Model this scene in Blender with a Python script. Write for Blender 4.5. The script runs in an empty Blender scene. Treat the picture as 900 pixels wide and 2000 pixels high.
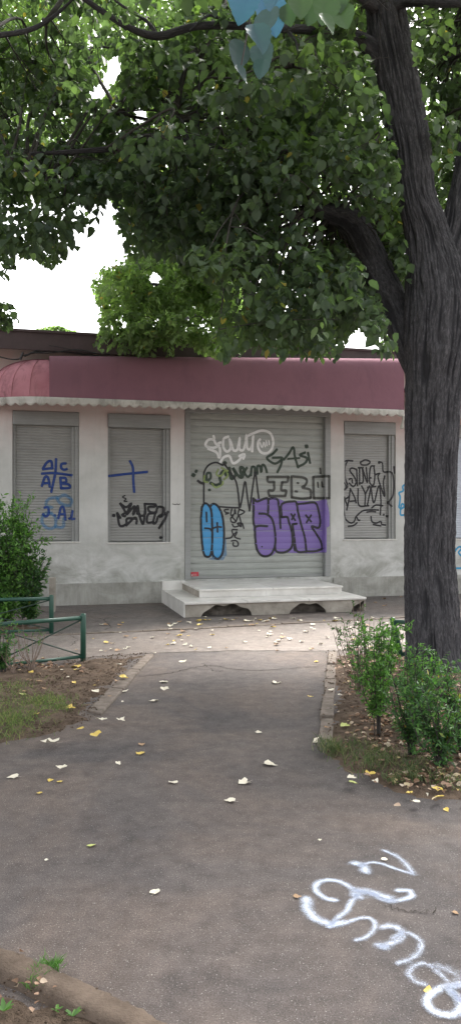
import bpy, math, random
import numpy as np
from mathutils import Vector, Matrix
R = math.radians
random.seed(7); rng = np.random.default_rng(11)
sc = bpy.context.scene
col = sc.collection

# ------------------------------------------------------------------ camera, sky, sun, exposure
CAMH = 1.6; F = 1500.0
cd = bpy.data.cameras.new('camera'); cam = bpy.data.objects.new('camera', cd); col.objects.link(cam)
cam.location = (0, 0, CAMH); cam.rotation_euler = (R(90), 0, 0)
cd.sensor_fit = 'VERTICAL'; cd.sensor_height = 36; cd.lens = 27; cd.clip_end = 1000; cd.clip_start = 0.05
sc.camera = cam
SUN_EL, SUN_AZ = 52, 28                       # sun high ahead of the camera, to the right, behind thin cloud
w = bpy.data.worlds.new("World"); sc.world = w; w.use_nodes = True
nt = w.node_tree; bg = nt.nodes['Background']
sky = nt.nodes.new('ShaderNodeTexSky'); sky.sky_type = 'NISHITA'; sky.sun_disc = False
sky.sun_elevation = R(SUN_EL); sky.sun_rotation = R(SUN_AZ)
sky.air_density = 1.0; sky.dust_density = 4.0; sky.ozone_density = 0.6
hs = nt.nodes.new('ShaderNodeHueSaturation'); hs.inputs['Saturation'].default_value = 0.12
nt.links.new(sky.outputs[0], hs.inputs['Color']); nt.links.new(hs.outputs[0], bg.inputs[0])
bg.inputs[1].default_value = 0.15
sl = bpy.data.lights.new('sun', 'SUN'); sl.energy = 2.6; sl.angle = R(14); sl.color = (1, .95, .87)
so = bpy.data.objects.new('sun', sl); col.objects.link(so)
sd = Vector((math.sin(R(SUN_AZ))*math.cos(R(SUN_EL)), math.cos(R(SUN_AZ))*math.cos(R(SUN_EL)), math.sin(R(SUN_EL))))
so.rotation_euler = sd.to_track_quat('Z', 'Y').to_euler()
sc.view_settings.view_transform = 'Standard'; sc.view_settings.look = 'None'
sc.view_settings.gamma = 1; sc.view_settings.exposure = 1.95
sc.cycles.max_bounces = 7; sc.cycles.diffuse_bounces = 4; sc.cycles.transmission_bounces = 4; sc.cycles.transparent_max_bounces = 12

# ------------------------------------------------------------------ helpers
def lin(r, g, b):
    f = lambda c: (c/255/12.92) if c/255 <= .04045 else ((c/255+.055)/1.055)**2.4
    return (f(r), f(g), f(b), 1)
def tag(o, label=None, cat=None, group=None, kind=None):
    if label: o['label'] = label
    if cat: o['category'] = cat
    if group: o['group'] = group
    if kind: o['kind'] = kind
    return o
def empty(name, loc=(0, 0, 0), rz=0):
    o = bpy.data.objects.new(name, None); col.objects.link(o); o.location = loc; o.rotation_euler = (0, 0, rz)
    o.empty_display_size = .2
    return o
def ob(name, me, mat, parent=None):
    o = bpy.data.objects.new(name, me); col.objects.link(o)
    if mat: me.materials.append(mat)
    if parent: o.parent = parent
    return o
def mesh(name, V, Fc, mat, parent=None, smooth=False, attr=None, uv=None):
    me = bpy.data.meshes.new(name)
    me.from_pydata([tuple(v) for v in V], [], [tuple(f) for f in Fc]); 
    if smooth: me.polygons.foreach_set('use_smooth', [True]*len(me.polygons))
    if attr is not None:
        a = me.attributes.new('dens', 'FLOAT', 'POINT'); a.data.foreach_set('value', np.asarray(attr, dtype=np.float32))
    if uv is not None:
        l = me.uv_layers.new(name='UVMap'); idx = np.empty(len(me.loops), dtype=np.int32); me.loops.foreach_get('vertex_index', idx)
        l.data.foreach_set('uv', np.asarray(uv, dtype=np.float32)[idx].ravel())
    me.update(); return ob(name, me, mat, parent)
def fastmesh(name, V, nper, mat, parent=None, rnd=None, smooth=False, faces=None):
    """V (N,3); faces (M,nper) ints; quick bulk mesh, rnd per face"""
    me = bpy.data.meshes.new(name); N = len(V); M = len(faces)
    me.vertices.add(N); me.vertices.foreach_set('co', np.asarray(V, dtype=np.float32).ravel())
    me.loops.add(M*nper); me.loops.foreach_set('vertex_index', np.asarray(faces, dtype=np.int32).ravel())
    me.polygons.add(M); me.polygons.foreach_set('loop_start', np.arange(0, M*nper, nper, dtype=np.int32))
    me.polygons.foreach_set('loop_total', np.full(M, nper, dtype=np.int32))
    if smooth: me.polygons.foreach_set('use_smooth', np.ones(M, dtype=bool))
    if rnd is not None:
        a = me.attributes.new('rnd', 'FLOAT', 'FACE'); a.data.foreach_set('value', np.asarray(rnd, dtype=np.float32))
    me.update(calc_edges=True); me.validate()
    return ob(name, me, mat, parent)
class MB:
    def __init__(s): s.v = []; s.f = []
    def box(s, x0, x1, y0, y1, z0, z1):
        b = len(s.v)
        s.v += [(x0,y0,z0),(x1,y0,z0),(x1,y1,z0),(x0,y1,z0),(x0,y0,z1),(x1,y0,z1),(x1,y1,z1),(x0,y1,z1)]
        s.f += [(b,b+3,b+2,b+1),(b+4,b+5,b+6,b+7),(b,b+1,b+5,b+4),(b+1,b+2,b+6,b+5),(b+2,b+3,b+7,b+6),(b+3,b,b+4,b+7)]
        return s
    def quadbar(s, p, q, wx, wz):     # flat bar
        return s.tube([p, q], [wx, wx], n=6)
    def tube(s, pts, rad, n=8, cap=True):
        pts = [Vector(p) for p in pts]; b = len(s.v); m = len(pts)
        t0 = (pts[1]-pts[0]).normalized(); a = t0.orthogonal().normalized()
        for i, p in enumerate(pts):
            t = (pts[min(i+1, m-1)]-pts[max(i-1, 0)]).normalized()
            a = (a - t*a.dot(t)).normalized(); c = t.cross(a)
            for k in range(n):
                an = 2*math.pi*k/n; s.v.append(tuple(p+(a*math.cos(an)+c*math.sin(an))*rad[i]))
        for i in range(m-1):
            for k in range(n):
                s.f.append((b+i*n+k, b+i*n+(k+1) % n, b+(i+1)*n+(k+1) % n, b+(i+1)*n+k))
        if cap:
            s.f.append(tuple(b+k for k in reversed(range(n)))); s.f.append(tuple(b+(m-1)*n+k for k in range(n)))
        return s
    def prism(s, poly, z0, z1):       # poly CCW list of xy
        b = len(s.v); n = len(poly)
        s.v += [(x, y, z0) for x, y in poly]+[(x, y, z1) for x, y in poly]
        s.f.append(tuple(b+k for k in reversed(range(n)))); s.f.append(tuple(b+n+k for k in range(n)))
        for k in range(n): s.f.append((b+k, b+(k+1) % n, b+n+(k+1) % n, b+n+k))
        return s
    def build(s, name, mat, parent=None, smooth=False, bevel=0):
        o = mesh(name, s.v, s.f, mat, parent, smooth)
        if bevel:
            m = o.modifiers.new('b', 'BEVEL'); m.width = bevel; m.segments = 2; m.limit_method = 'ANGLE'
        return o
def G(px, py, z=0.0):                 # ground point seen at a reference pixel
    Y = (CAMH-z)*F/(py-1000); return Vector(((px-450)/F*Y, Y, z))
def P(px, py, Y): return Vector(((px-450)/F*Y, Y, CAMH+(1000-py)/F*Y))
def catmull(pts, per=8):
    pts = [np.array(p, float) for p in pts]
    if len(pts) < 3: 
        a, b = pts[0], pts[-1]; return [a+(b-a)*t for t in np.linspace(0, 1, per+1)]
    q = [2*pts[0]-pts[1]]+pts+[2*pts[-1]-pts[-2]]; out = []
    for i in range(1, len(q)-2):
        for k in range(per):
            t = k/per; a, b, c, d = q[i-1], q[i], q[i+1], q[i+2]
            out.append(.5*((2*b)+(-a+c)*t+(2*a-5*b+4*c-d)*t*t+(-a+3*b-3*c+d)*t**3))
    out.append(pts[-1]); return out
def vnoise(x, y, seed=0, perx=None):
    r = np.random.default_rng(seed).random((256, 256)); xi = np.floor(x).astype(int); yi = np.floor(y).astype(int)
    fx = x-xi; fy = y-yi; fx = fx*fx*(3-2*fx); fy = fy*fy*(3-2*fy)
    m = perx or 256
    g = lambda a, b: r[(a % m) % 256, b % 256]
    return (g(xi, yi)*(1-fx)+g(xi+1, yi)*fx)*(1-fy)+(g(xi, yi+1)*(1-fx)+g(xi+1, yi+1)*fx)*fy
def inpoly(x, y, poly):
    x = np.asarray(x, float); y = np.asarray(y, float); c = np.zeros(x.shape, bool); n = len(poly)
    for i in range(n):
        x0, y0 = poly[i]; x1, y1 = poly[(i+1) % n]
        if y0 == y1: continue
        m = ((y0 > y) != (y1 > y)) & (x < (x1-x0)*(y-y0)/(y1-y0)+x0); c ^= m
    return c
def polydist(x, y, poly):
    d = np.full(np.shape(x), 1e9); n = len(poly)
    for i in range(n):
        ax, ay = poly[i]; bx, by = poly[(i+1) % n]; L = (bx-ax)**2+(by-ay)**2+1e-12
        t = np.clip(((x-ax)*(bx-ax)+(y-ay)*(by-ay))/L, 0, 1); d = np.minimum(d, np.hypot(x-ax-t*(bx-ax), y-ay-t*(by-ay)))
    return np.where(inpoly(x, y, poly), d, -d)

# ------------------------------------------------------------------ materials
def nodes(name):
    m = bpy.data.materials.new(name); m.use_nodes = True; t = m.node_tree; b = t.nodes['Principled BSDF']
    return m, t, b
def N(t, typ, **k):
    n = t.nodes.new(typ)
    for a, v in k.items():
        if a in n.inputs: n.inputs[a].default_value = v
        else: setattr(n, a, v)
    return n
def coords(t, kind='Object', scale=(1, 1, 1)):
    tc = t.nodes.new('ShaderNodeTexCoord'); mp = t.nodes.new('ShaderNodeMapping'); mp.inputs['Scale'].default_value = scale
    t.links.new(tc.outputs[kind], mp.inputs[0]); return mp.outputs[0]
def noise(t, vec, scale, detail=4, rough=.6, dist=0):
    n = t.nodes.new('ShaderNodeTexNoise'); n.inputs['Scale'].default_value = scale; n.inputs['Detail'].default_value = detail
    n.inputs['Roughness'].default_value = rough; n.inputs['Distortion'].default_value = dist
    t.links.new(vec, n.inputs['Vector']); return n.outputs['Fac']
def ramp(t, fac, stops):
    r = t.nodes.new('ShaderNodeValToRGB'); e = r.color_ramp.elements
    while len(e) < len(stops): e.new(.5)
    for el, (p, c) in zip(e, stops): el.position = p; el.color = c if len(c) == 4 else (*c, 1)
    t.links.new(fac, r.inputs[0]); return r.outputs[0]
def mixc(t, fac, a, b, mode='MIX'):
    m = t.nodes.new('ShaderNodeMix'); m.data_type = 'RGBA'; m.blend_type = mode
    for s, v in ((0, fac), (6, a), (7, b)):
        if isinstance(v, (int, float)): m.inputs[s].default_value = v
        elif isinstance(v, tuple): m.inputs[s].default_value = v if len(v) == 4 else (*v, 1)
        else: t.links.new(v, m.inputs[s])
    return m.outputs[2]
def bump(t, b, h, strength=.3, dist=.01):
    n = t.nodes.new('ShaderNodeBump'); n.inputs['Strength'].default_value = strength; n.inputs['Distance'].default_value = dist
    t.links.new(h, n.inputs['Height']); t.links.new(n.outputs[0], b.inputs['Normal'])
def simple(name, c1, c2, scale=6, rough=.7, bs=.2, bd=.004, metallic=0, detail=6, sc_=(1, 1, 1), spec=.5):
    m, t, b = nodes(name); v = coords(t, 'Object', sc_); f = noise(t, v, scale, detail)
    t.links.new(ramp(t, f, [(.3, c1), (.7, c2)]), b.inputs['Base Color']); b.inputs['Roughness'].default_value = rough
    b.inputs['Metallic'].default_value = metallic; b.inputs['Specular IOR Level'].default_value = spec
    if bs: bump(t, b, noise(t, v, scale*12, 3), bs, bd)
    return m
def leafmat(name, stops, trans, tcol, rough=.5, spec=.35):
    m, t, b = nodes(name); a = t.nodes.new('ShaderNodeAttribute'); a.attribute_name = 'rnd'
    c = ramp(t, a.outputs['Fac'], stops); t.links.new(c, b.inputs['Base Color'])
    b.inputs['Roughness'].default_value = rough; b.inputs['Specular IOR Level'].default_value = spec
    tr = t.nodes.new('ShaderNodeBsdfTranslucent'); t.links.new(mixc(t, 1.0, c, tcol, 'MULTIPLY'), tr.inputs[0])
    mx = t.nodes.new('ShaderNodeMixShader'); mx.inputs[0].default_value = trans
    t.links.new(b.outputs[0], mx.inputs[1]); t.links.new(tr.outputs[0], mx.inputs[2])
    t.links.new(mx.outputs[0], t.nodes['Material Output'].inputs[0]); return m
def paint(name, c, strength=1.0, grain=0, rough=.5):
    m, t, b = nodes(name); b.inputs['Base Color'].default_value = c; b.inputs['Roughness'].default_value = rough
    a = t.nodes.new('ShaderNodeAttribute'); a.attribute_name = 'dens'; f = a.outputs['Fac']
    v = coords(t)
    nz = noise(t, v, 220 if grain else 60, 3, .7)
    mr = t.nodes.new('ShaderNodeMapRange'); mr.interpolation_type = 'SMOOTHSTEP'
    ad = t.nodes.new('ShaderNodeMath'); ad.operation = 'MULTIPLY_ADD'; t.links.new(nz, ad.inputs[0])
    ad.inputs[1].default_value = 1.1 if grain else .35; t.links.new(f, ad.inputs[2])
    if grain:
        pa = t.nodes.new('ShaderNodeMath'); pa.operation = 'MULTIPLY_ADD'; t.links.new(noise(t, v, 30, 4, .7), pa.inputs[0]); pa.inputs[1].default_value = .7
        sb = t.nodes.new('ShaderNodeMath'); sb.operation = 'SUBTRACT'; t.links.new(ad.outputs[0], sb.inputs[0]); sb.inputs[1].default_value = .35
        t.links.new(sb.outputs[0], pa.inputs[2]); t.links.new(pa.outputs[0], mr.inputs[0])
    else: t.links.new(ad.outputs[0], mr.inputs[0])
    mr.inputs[1].default_value = .55 if grain else .28; mr.inputs[2].default_value = 1.62 if grain else .85
    mr.inputs[3].default_value = 0; mr.inputs[4].default_value = strength
    tr = t.nodes.new('ShaderNodeBsdfTransparent'); mx = t.nodes.new('ShaderNodeMixShader')
    t.links.new(mr.outputs[0], mx.inputs[0]); t.links.new(tr.outputs[0], mx.inputs[1]); t.links.new(b.outputs[0], mx.inputs[2])
    t.links.new(mx.outputs[0], t.nodes['Material Output'].inputs[0]); return m

def asphalt(name, c1, c2, tint, speck, sc1=1.0, speckamt=.5):
    m, t, b = nodes(name); v = coords(t)
    big = noise(t, v, .9, 5, .65, .4); mid = noise(t, v, 9, 5, .7); fine = noise(t, v, 160*sc1, 3, .8)
    base = ramp(t, big, [(.36, c1), (.62, c2)])
    base = mixc(t, ramp(t, noise(t, v, .7, 6, .65, .6), [(.45, (0, 0, 0)), (.6, (.85,)*3)]), base, tint)
    base = mixc(t, ramp(t, noise(t, v, 2.6, 6, .7, 1.0), [(.56, (0, 0, 0)), (.7, (.5,)*3)]), base, tuple(x*.62 for x in c1))
    base = mixc(t, .8, base, ramp(t, mid, [(.3, (.62,)*3), (.7, (1.25,)*3)]), 'MULTIPLY')
    base = mixc(t, .9, base, ramp(t, fine, [(.3, (.4,)*3), (.7, (1.55,)*3)]), 'MULTIPLY')
    for scl, th in ((150*sc1, .14), (85*sc1, .10)):
        vo = t.nodes.new('ShaderNodeTexVoronoi'); vo.inputs['Scale'].default_value = scl; t.links.new(v, vo.inputs['Vector'])
        d = ramp(t, vo.outputs['Distance'], [(th, (1, 1, 1)), (th+.12, (0, 0, 0))])
        sel = t.nodes.new('ShaderNodeSeparateColor'); t.links.new(vo.outputs['Color'], sel.inputs[0])
        pick = ramp(t, sel.outputs[0], [(.55, (0, 0, 0)), (1.0, (1, 1, 1))])
        base = mixc(t, mixc(t, 1.0, mixc(t, 1.0, d, pick, 'MULTIPLY'), (speckamt,)*3, 'MULTIPLY'), base, speck)
    t.links.new(base, b.inputs['Base Color']); b.inputs['Roughness'].default_value = .85; b.inputs['Specular IOR Level'].default_value = .35
    bump(t, b, fine, .55, .006); return m
M = {}
M['asphalt'] = asphalt('asphalt', (.072, .063, .063), (.115, .097, .091), (.13, .102, .089), (.5, .47, .45), 1.0, .7)
M['asphalt2'] = asphalt('asphalt_old', (.10, .088, .083), (.155, .138, .13), (.16, .132, .118), (.4, .37, .35), 1, .3)
M['pave'] = asphalt('pavement', (.145, .126, .116), (.21, .182, .166), (.175, .146, .13), (.5, .46, .43), .8, .35)
M['soil'] = simple('soil', (.075, .052, .037), (.20, .145, .108), 9, .95, 1.0, .03, spec=.2, detail=10)
M['ground'] = simple('earth', (.1, .08, .06), (.18, .15, .12), 2, .95, .6, .02, spec=.2)
M['kerb'] = simple('kerb_stone', (.11, .09, .076), (.22, .182, .155), 14, .9, .6, .006, spec=.3)
M['crack'] = simple('crack_dirt', (.02, .017, .015), (.05, .042, .035), 30, .95, 0, spec=.2)

def wallmat():
    m, t, b = nodes('render_plaster'); v = coords(t)
    a = noise(t, v, .8, 6, .65, .3); c = noise(t, v, 4.5, 6, .7)
    base = ramp(t, a, [(.30, (.47, .475, .455)), (.6, (.62, .615, .60))])
    base = mixc(t, .55, base, ramp(t, c, [(.3, (.88,)*3), (.65, (1.03,)*3)]), 'MULTIPLY')
    # grime: stains low on the wall, heavier in patches, vertical runs
    sx = t.nodes.new('ShaderNodeSeparateXYZ'); t.links.new(coords(t), sx.inputs[0])
    mr = t.nodes.new('ShaderNodeMapRange'); t.links.new(sx.outputs[2], mr.inputs[0])
    mr.inputs[1].default_value = 1.35; mr.inputs[2].default_value = .25; mr.inputs[3].default_value = 0; mr.inputs[4].default_value = 1
    g = ramp(t, noise(t, coords(t, 'Object', (1, 1, 1.6)), 1.7, 7, .7, .5), [(.40, (0, 0, 0)), (.62, (.9,)*3)])
    base = mixc(t, mixc(t, 1.0, g, mr.outputs[0], 'MULTIPLY'), base, (.20, .20, .165))
    st = ramp(t, noise(t, coords(t, 'Object', (1, 1, .12)), 9, 4, .7), [(.55, (0, 0, 0)), (.8, (.3,)*3)])
    base = mixc(t, st, base, (.27, .26, .23))
    # pink bounce light from the awning, painted into the plaster near the top
    mp = t.nodes.new('ShaderNodeMapRange'); t.links.new(sx.outputs[2], mp.inputs[0])
    mp.inputs[1].default_value = 2.55; mp.inputs[2].default_value = 3.4; mp.inputs[3].default_value = 0; mp.inputs[4].default_value = .85
    pk = mixc(t, 1.0, ramp(t, noise(t, v, 2.2, 6, .7), [(.3, (.25,)*3), (.65, (1, 1, 1))]), mp.outputs[0], 'MULTIPLY')
    base = mixc(t, pk, base, (.63, .46, .44))
    t.links.new(base, b.inputs['Base Color']); b.inputs['Roughness'].default_value = .9; b.inputs['Specular IOR Level'].default_value = .25
    bump(t, b, noise(t, v, 45, 5), .25, .006); return m
M['wall'] = wallmat()
def plinthmat():
    m, t, b = nodes('plinth_render'); v = coords(t)
    base = ramp(t, noise(t, v, 2.3, 7, .7, .4), [(.3, (.24, .235, .205)), (.7, (.50, .49, .46))])
    st = ramp(t, noise(t, coords(t, 'Object', (1, 1, .1)), 22, 4, .7), [(.35, (.72,)*3), (.75, (1.08,)*3)])
    base = mixc(t, .55, base, st, 'MULTIPLY'); t.links.new(base, b.inputs['Base Color']); b.inputs['Roughness'].default_value = .92
    bump(t, b, noise(t, v, 40, 5), .3, .006); return m
M['plinth'] = plinthmat()
def shuttermat(name, c1, c2, streak=.13):
    m, t, b = nodes(name); v = coords(t)
    base = ramp(t, noise(t, v, 1.6, 6, .65), [(.3, c1), (.7, c2)])
    d = ramp(t, noise(t, coords(t, 'Object', (.6, 1, 7)), 5, 5, .7), [(.35, (1-streak,)*3), (.65, (1.04,)*3)])
    base = mixc(t, 1.0, base, d, 'MULTIPLY'); t.links.new(base, b.inputs['Base Color'])
    b.inputs['Roughness'].default_value = .48; b.inputs['Metallic'].default_value = .15; return m
M['shutter'] = shuttermat('shutter_aluminium', (.275, .275, .265), (.34, .34, .33))
M['doorshutter'] = shuttermat('door_shutter_aluminium', (.31, .325, .305), (.375, .39, .37), .17)
M['shutterblue'] = shuttermat('shutter_pale', (.42, .46, .52), (.5, .54, .6))
M['frame'] = shuttermat('frame_aluminium', (.26, .265, .26), (.31, .315, .31), .12)
M['white'] = simple('white_plastic', (.5, .49, .46), (.62, .6, .57), 9, .6)
M['marble'] = simple('step_marble', (.52, .50, .47), (.80, .78, .75), 2.6, .4, .15, .003, sc_=(1, 1, 1))
M['concrete'] = simple('rough_concrete', (.22, .20, .17), (.46, .42, .37), 4, .95, .7, .01, spec=.2)
M['rubble'] = simple('rubble_fill', (.08, .07, .06), (.2, .175, .15), 9, .95, .9, .02, spec=.2)
M['roof'] = simple('roof_fascia_metal', (.06, .04, .045), (.095, .065, .07), 3, .6, .1)
def fabric(name, c1, c2, dirt, damt, rough=.75):
    m, t, b = nodes(name); v = coords(t)
    base = ramp(t, noise(t, v, 1.5, 5, .6), [(.3, c1), (.7, c2)])
    dd = ramp(t, noise(t, coords(t, 'Object', (1, 1, .45)), 3.2, 8, .75, .5), [(.48, (0, 0, 0)), (.72, (damt,)*3)])
    base = mixc(t, dd, base, dirt); t.links.new(base, b.inputs['Base Color']); b.inputs['Roughness'].default_value = rough; b.inputs['Specular IOR Level'].default_value = .15
    bump(t, b, noise(t, v, 3, 4), .35, .03); return m
M['pink'] = fabric('awning_fabric_faded_pink', (.37, .15, .185), (.52, .25, .29), (.12, .06, .07), .85, .9)
M['mauve'] = fabric('awning_fabric_mauve', (.225, .115, .15), (.25, .128, .165), (.15, .085, .11), .4, .95)
M['valance'] = fabric('valance_fabric', (.4, .385, .36), (.62, .6, .57), (.13, .125, .1), .9)
M['green'] = simple('green_enamel', (.012, .055, .038), (.022, .082, .056), 7, .42, .25, .003)
M['rod'] = simple('dark_green_rod', (.015, .04, .03), (.04, .06, .05), 12, .5, .2)
M['cable'] = simple('black_cable', (.02, .02, .022), (.04, .04, .045), 20, .6, 0)
M['red'] = simple('red_sticker', (.45, .03, .05), (.55, .05, .07), 20, .5, 0)
def barkmat():
    m, t, b = nodes('bark'); tc = t.nodes.new('ShaderNodeTexCoord'); mp = t.nodes.new('ShaderNodeMapping')
    t.links.new(tc.outputs['UV'], mp.inputs[0]); mp.inputs['Scale'].default_value = (1, .34, 1)
    f = noise(t, mp.outputs[0], 48, 7, .72, .8); a = t.nodes.new('ShaderNodeAttribute'); a.attribute_name = 'dens'
    base = ramp(t, f, [(.32, (.034, .033, .037)), (.52, (.070, .068, .074)), (.72, (.155, .15, .16))])
    base = mixc(t, ramp(t, a.outputs['Fac'], [(.36, (.85,)*3), (.66, (0, 0, 0))]), base, (.026, .026, .03))
    t.links.new(base, b.inputs['Base Color']); b.inputs['Roughness'].default_value = .9; b.inputs['Specular IOR Level'].default_value = .25
    bump(t, b, f, 1.0, .015); return m
M['bark'] = barkmat()
M['twig'] = simple('twig_bark', (.025, .022, .02), (.06, .052, .046), 30, .9, .2)
M['drytwig'] = simple('dry_twig_bark', (.14, .1, .08), (.28, .21, .17), 30, .9, .2)
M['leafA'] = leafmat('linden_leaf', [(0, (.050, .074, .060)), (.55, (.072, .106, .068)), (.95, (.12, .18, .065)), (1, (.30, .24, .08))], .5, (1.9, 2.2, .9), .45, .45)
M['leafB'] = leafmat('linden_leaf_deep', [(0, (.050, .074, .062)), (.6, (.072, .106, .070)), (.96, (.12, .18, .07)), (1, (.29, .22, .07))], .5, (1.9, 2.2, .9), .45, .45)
M['leafC'] = leafmat('bright_linden_leaf', [(0, (.11, .155, .085)), (.6, (.165, .225, .11)), (.95, (.24, .30, .13)), (1, (.33, .25, .08))], .5, (1.6, 2.0, .8), .5, .3)  # sunlit look put into a paler leaf colour
M['leafnear'] = leafmat('near_leaf', [(0, (.035, .075, .03)), (.45, (.05, .09, .035)), (.55, (.028, .055, .058)), (.88, (.036, .075, .085)), (1, (.045, .14, .26))], .25, (1.2, 1.35, .8))  # blue end of the ramp paints sky reflection into the leaf colour
M['privet'] = leafmat('privet_leaf', [(0, (.055, .115, .035)), (.6, (.10, .215, .055)), (1, (.17, .33, .07))], .35, (1.6, 2.0, .8), .45)
M['privetdark'] = leafmat('privet_leaf_deep', [(0, (.04, .09, .04)), (.6, (.065, .15, .05)), (.97, (.11, .21, .06)), (1, (.3, .22, .06))], .35, (1.6, 2.0, .8), .45)
M['grass'] = leafmat('grass_blade', [(0, (.05, .085, .035)), (.6, (.095, .13, .055)), (1, (.27, .25, .14))], .3, (1.5, 1.8, .8), .6)
M['litter'] = leafmat('dry_leaf_litter', [(0, (.09, .055, .035)), (.4, (.22, .13, .085)), (.75, (.36, .24, .17)), (.93, (.5, .42, .33)), (1, (.5, .38, .14))], .15, (1.2, 1.1, .9), .8)
M['leafpale'] = simple('pale_dead_leaf', (.55, .49, .38), (.78, .73, .62), 25, .7, .2)
M['leafyellow'] = simple('yellow_dead_leaf', (.5, .36, .06), (.68, .5, .13), 25, .6, .2)
M['leafgreenish'] = simple('green_yellow_dead_leaf', (.35, .4, .1), (.5, .52, .2), 25, .6, .2)
M['leafbrown'] = simple('brown_dead_leaf', (.25, .15, .08), (.45, .3, .18), 25, .8, .2)
M['pt_black'] = paint('spray_black', (.015, .014, .018, 1), .95)
M['pt_blue'] = paint('spray_blue', (.015, .05, .23, 1), .93)
M['pt_white'] = paint('spray_white', (.8, .8, .8, 1), .9)
M['pt_dkgreen'] = paint('spray_dark_green', (.025, .045, .03, 1), .85)
M['pt_lime'] = paint('spray_lime', (.32, .42, .14, 1), .6)
M['pt_grey'] = paint('spray_grey_black', (.045, .045, .04, 1), .75)
M['pt_cyan'] = paint('spray_cyan_line', (.03, .3, .55, 1), .85)
M['pt_faint'] = paint('spray_faint_blue', (.06, .25, .5, 1), .45)
M['fill_blue'] = paint('spray_fill_blue', (.06, .30, .60, 1), .96)
M['fill_purple'] = paint('spray_fill_purple', (.20, .135, .40, 1), .93)
M['pt_road'] = paint('spray_white_on_asphalt', (.60, .67, .82, 1), .78, 1)

# ------------------------------------------------------------------ ground, path, pavement
mesh('ground', [(-150, -120, -.03), (150, -120, -.03), (150, 300, -.03), (-150, 300, -.03)], [(0, 1, 2, 3)], M['ground']); tag(bpy.data.objects['ground'], kind='structure')
def sheet(name, poly, z, mat, wob=0):
    o = mesh(name, [(x, y, z) for x, y in poly], [tuple(range(len(poly)))], mat); tag(o, kind='structure'); return o
def noisy(pts, amp, step=.08, seed=0, closed=True):
    r = random.Random(seed); out = []; n = len(pts)
    for i in range(n if closed else n-1):
        a = Vector(pts[i][:2]); b = Vector(pts[(i+1) % n][:2]); L = (b-a).length; m = max(1, int(L/step))
        for k in range(m):
            p = a+(b-a)*k/m
            if 0 < k: p = p+Vector((r.uniform(-amp, amp), r.uniform(-amp, amp)))
            out.append((p.x, p.y))
    return out
sheet('asphalt_path', [(-14, -8), (14, -8), (14, 20), (-14, 20)], 0.0, M['asphalt'])
g = lambda px, py: tuple(G(px, py)[:2])
pv = [(-9.5, 7.2)] + noisy([g(-160, 1330), g(0, 1303), g(170, 1284), g(300, 1275)], .012, .1, 3, False) + noisy([g(300, 1275), g(480, 1271), g(640, 1272), g(760, 1266), g(900, 1262), g(1100, 1258), g(1500, 1250)], .03, .1, 4, False) + [(12, 14.5), (-9.5, 11.6)]
sheet('pavement', pv, .004, M['pave'])
st_ = noisy([g(-300, 1262), g(0, 1246), g(170, 1237), g(350, 1229), g(650, 1213), g(900, 1200), g(1400, 1178)], .01, .1, 5, False) + [(13, 18), (-9, 14)]
sheet('asphalt_strip', st_, .008, M['asphalt2'])
# flush kerb stones between pavement and strip
kb = empty('kerb_line', (0, 0, 0)); tag(kb, kind='structure')
ks = [G(-300, 1262), G(0, 1246.5), G(170, 1238), G(350, 1230), G(650, 1214), G(900, 1201), G(1300, 1182)]
mb = MB(); pp = catmull(ks, 6)
acc = [Vector(p) for p in pp]; tot = 0
for a, b in zip(acc[:-1], acc[1:]):
    L = (b-a).length; n = max(1, round(L/.55)); d = (b-a)/n; nn = Vector((-d.y, d.x, 0)).normalized()*.05
    for k in range(n):
        p = a+d*k; q = p+d*.975; e = random.uniform(-.004, .006); hz = .011+e
        mb.prism([tuple((p-nn)[:2]), tuple((q-nn)[:2]), tuple((q+nn)[:2]), tuple((p+nn)[:2])], -.05, .014+e)
mb.build('kerb_stones', M['kerb'], kb, bevel=.004)
# cracks
def ribbon_ground(pts, w0, z, seed=0, jag=.02):
    r = random.Random(seed); V = []; Fc = []
    pts = [Vector(p) for p in catmull([tuple(p) for p in pts], 9)]
    for i, p in enumerate(pts):
        t = pts[min(i+1, len(pts)-1)]-pts[max(0, i-1)]; n = Vector((-t.y, t.x, 0)).normalized()
        j = n*r.uniform(-jag, jag); w = w0*r.uniform(.35, 1.1)
        V += [p+j-n*w, p+j+n*w]
        V[-1].z = V[-2].z = z
        if i: k = 2*i; Fc.append((k-2, k-1, k+1, k))
    return V, Fc
Vs = []; Fs = []
for i, (w0, pts) in enumerate([(.008, [(272, 1322), (330, 1316), (372, 1306), (410, 1300), (450, 1307), (500, 1311), (560, 1306), (632, 1302)]),
        (.005, [(395, 1296), (420, 1312), (436, 1309)]), (.006, [(170, 1238), (215, 1228), (205, 1212), (230, 1205)]), (.006, [(205, 1212), (170, 1206), (120, 1212)]),
        (.004, [(750, 1769), (775, 1778), (810, 1785), (855, 1778)]), (.005, [(110, 1235), (150, 1248), (140, 1262)]), (.005, [(420, 1221), (450, 1212), (520, 1216)])]):
    V, Fc = ribbon_ground([G(*p) for p in pts], w0, .0125 if i in (2, 3, 6) else (.0085 if i == 5 else .0045), i); b = len(Vs); Vs += V; Fs += [tuple(x+b for x in f) for f in Fc]
tag(mesh('asphalt_crack', Vs, Fs, M['crack']), kind='structure')

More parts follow.
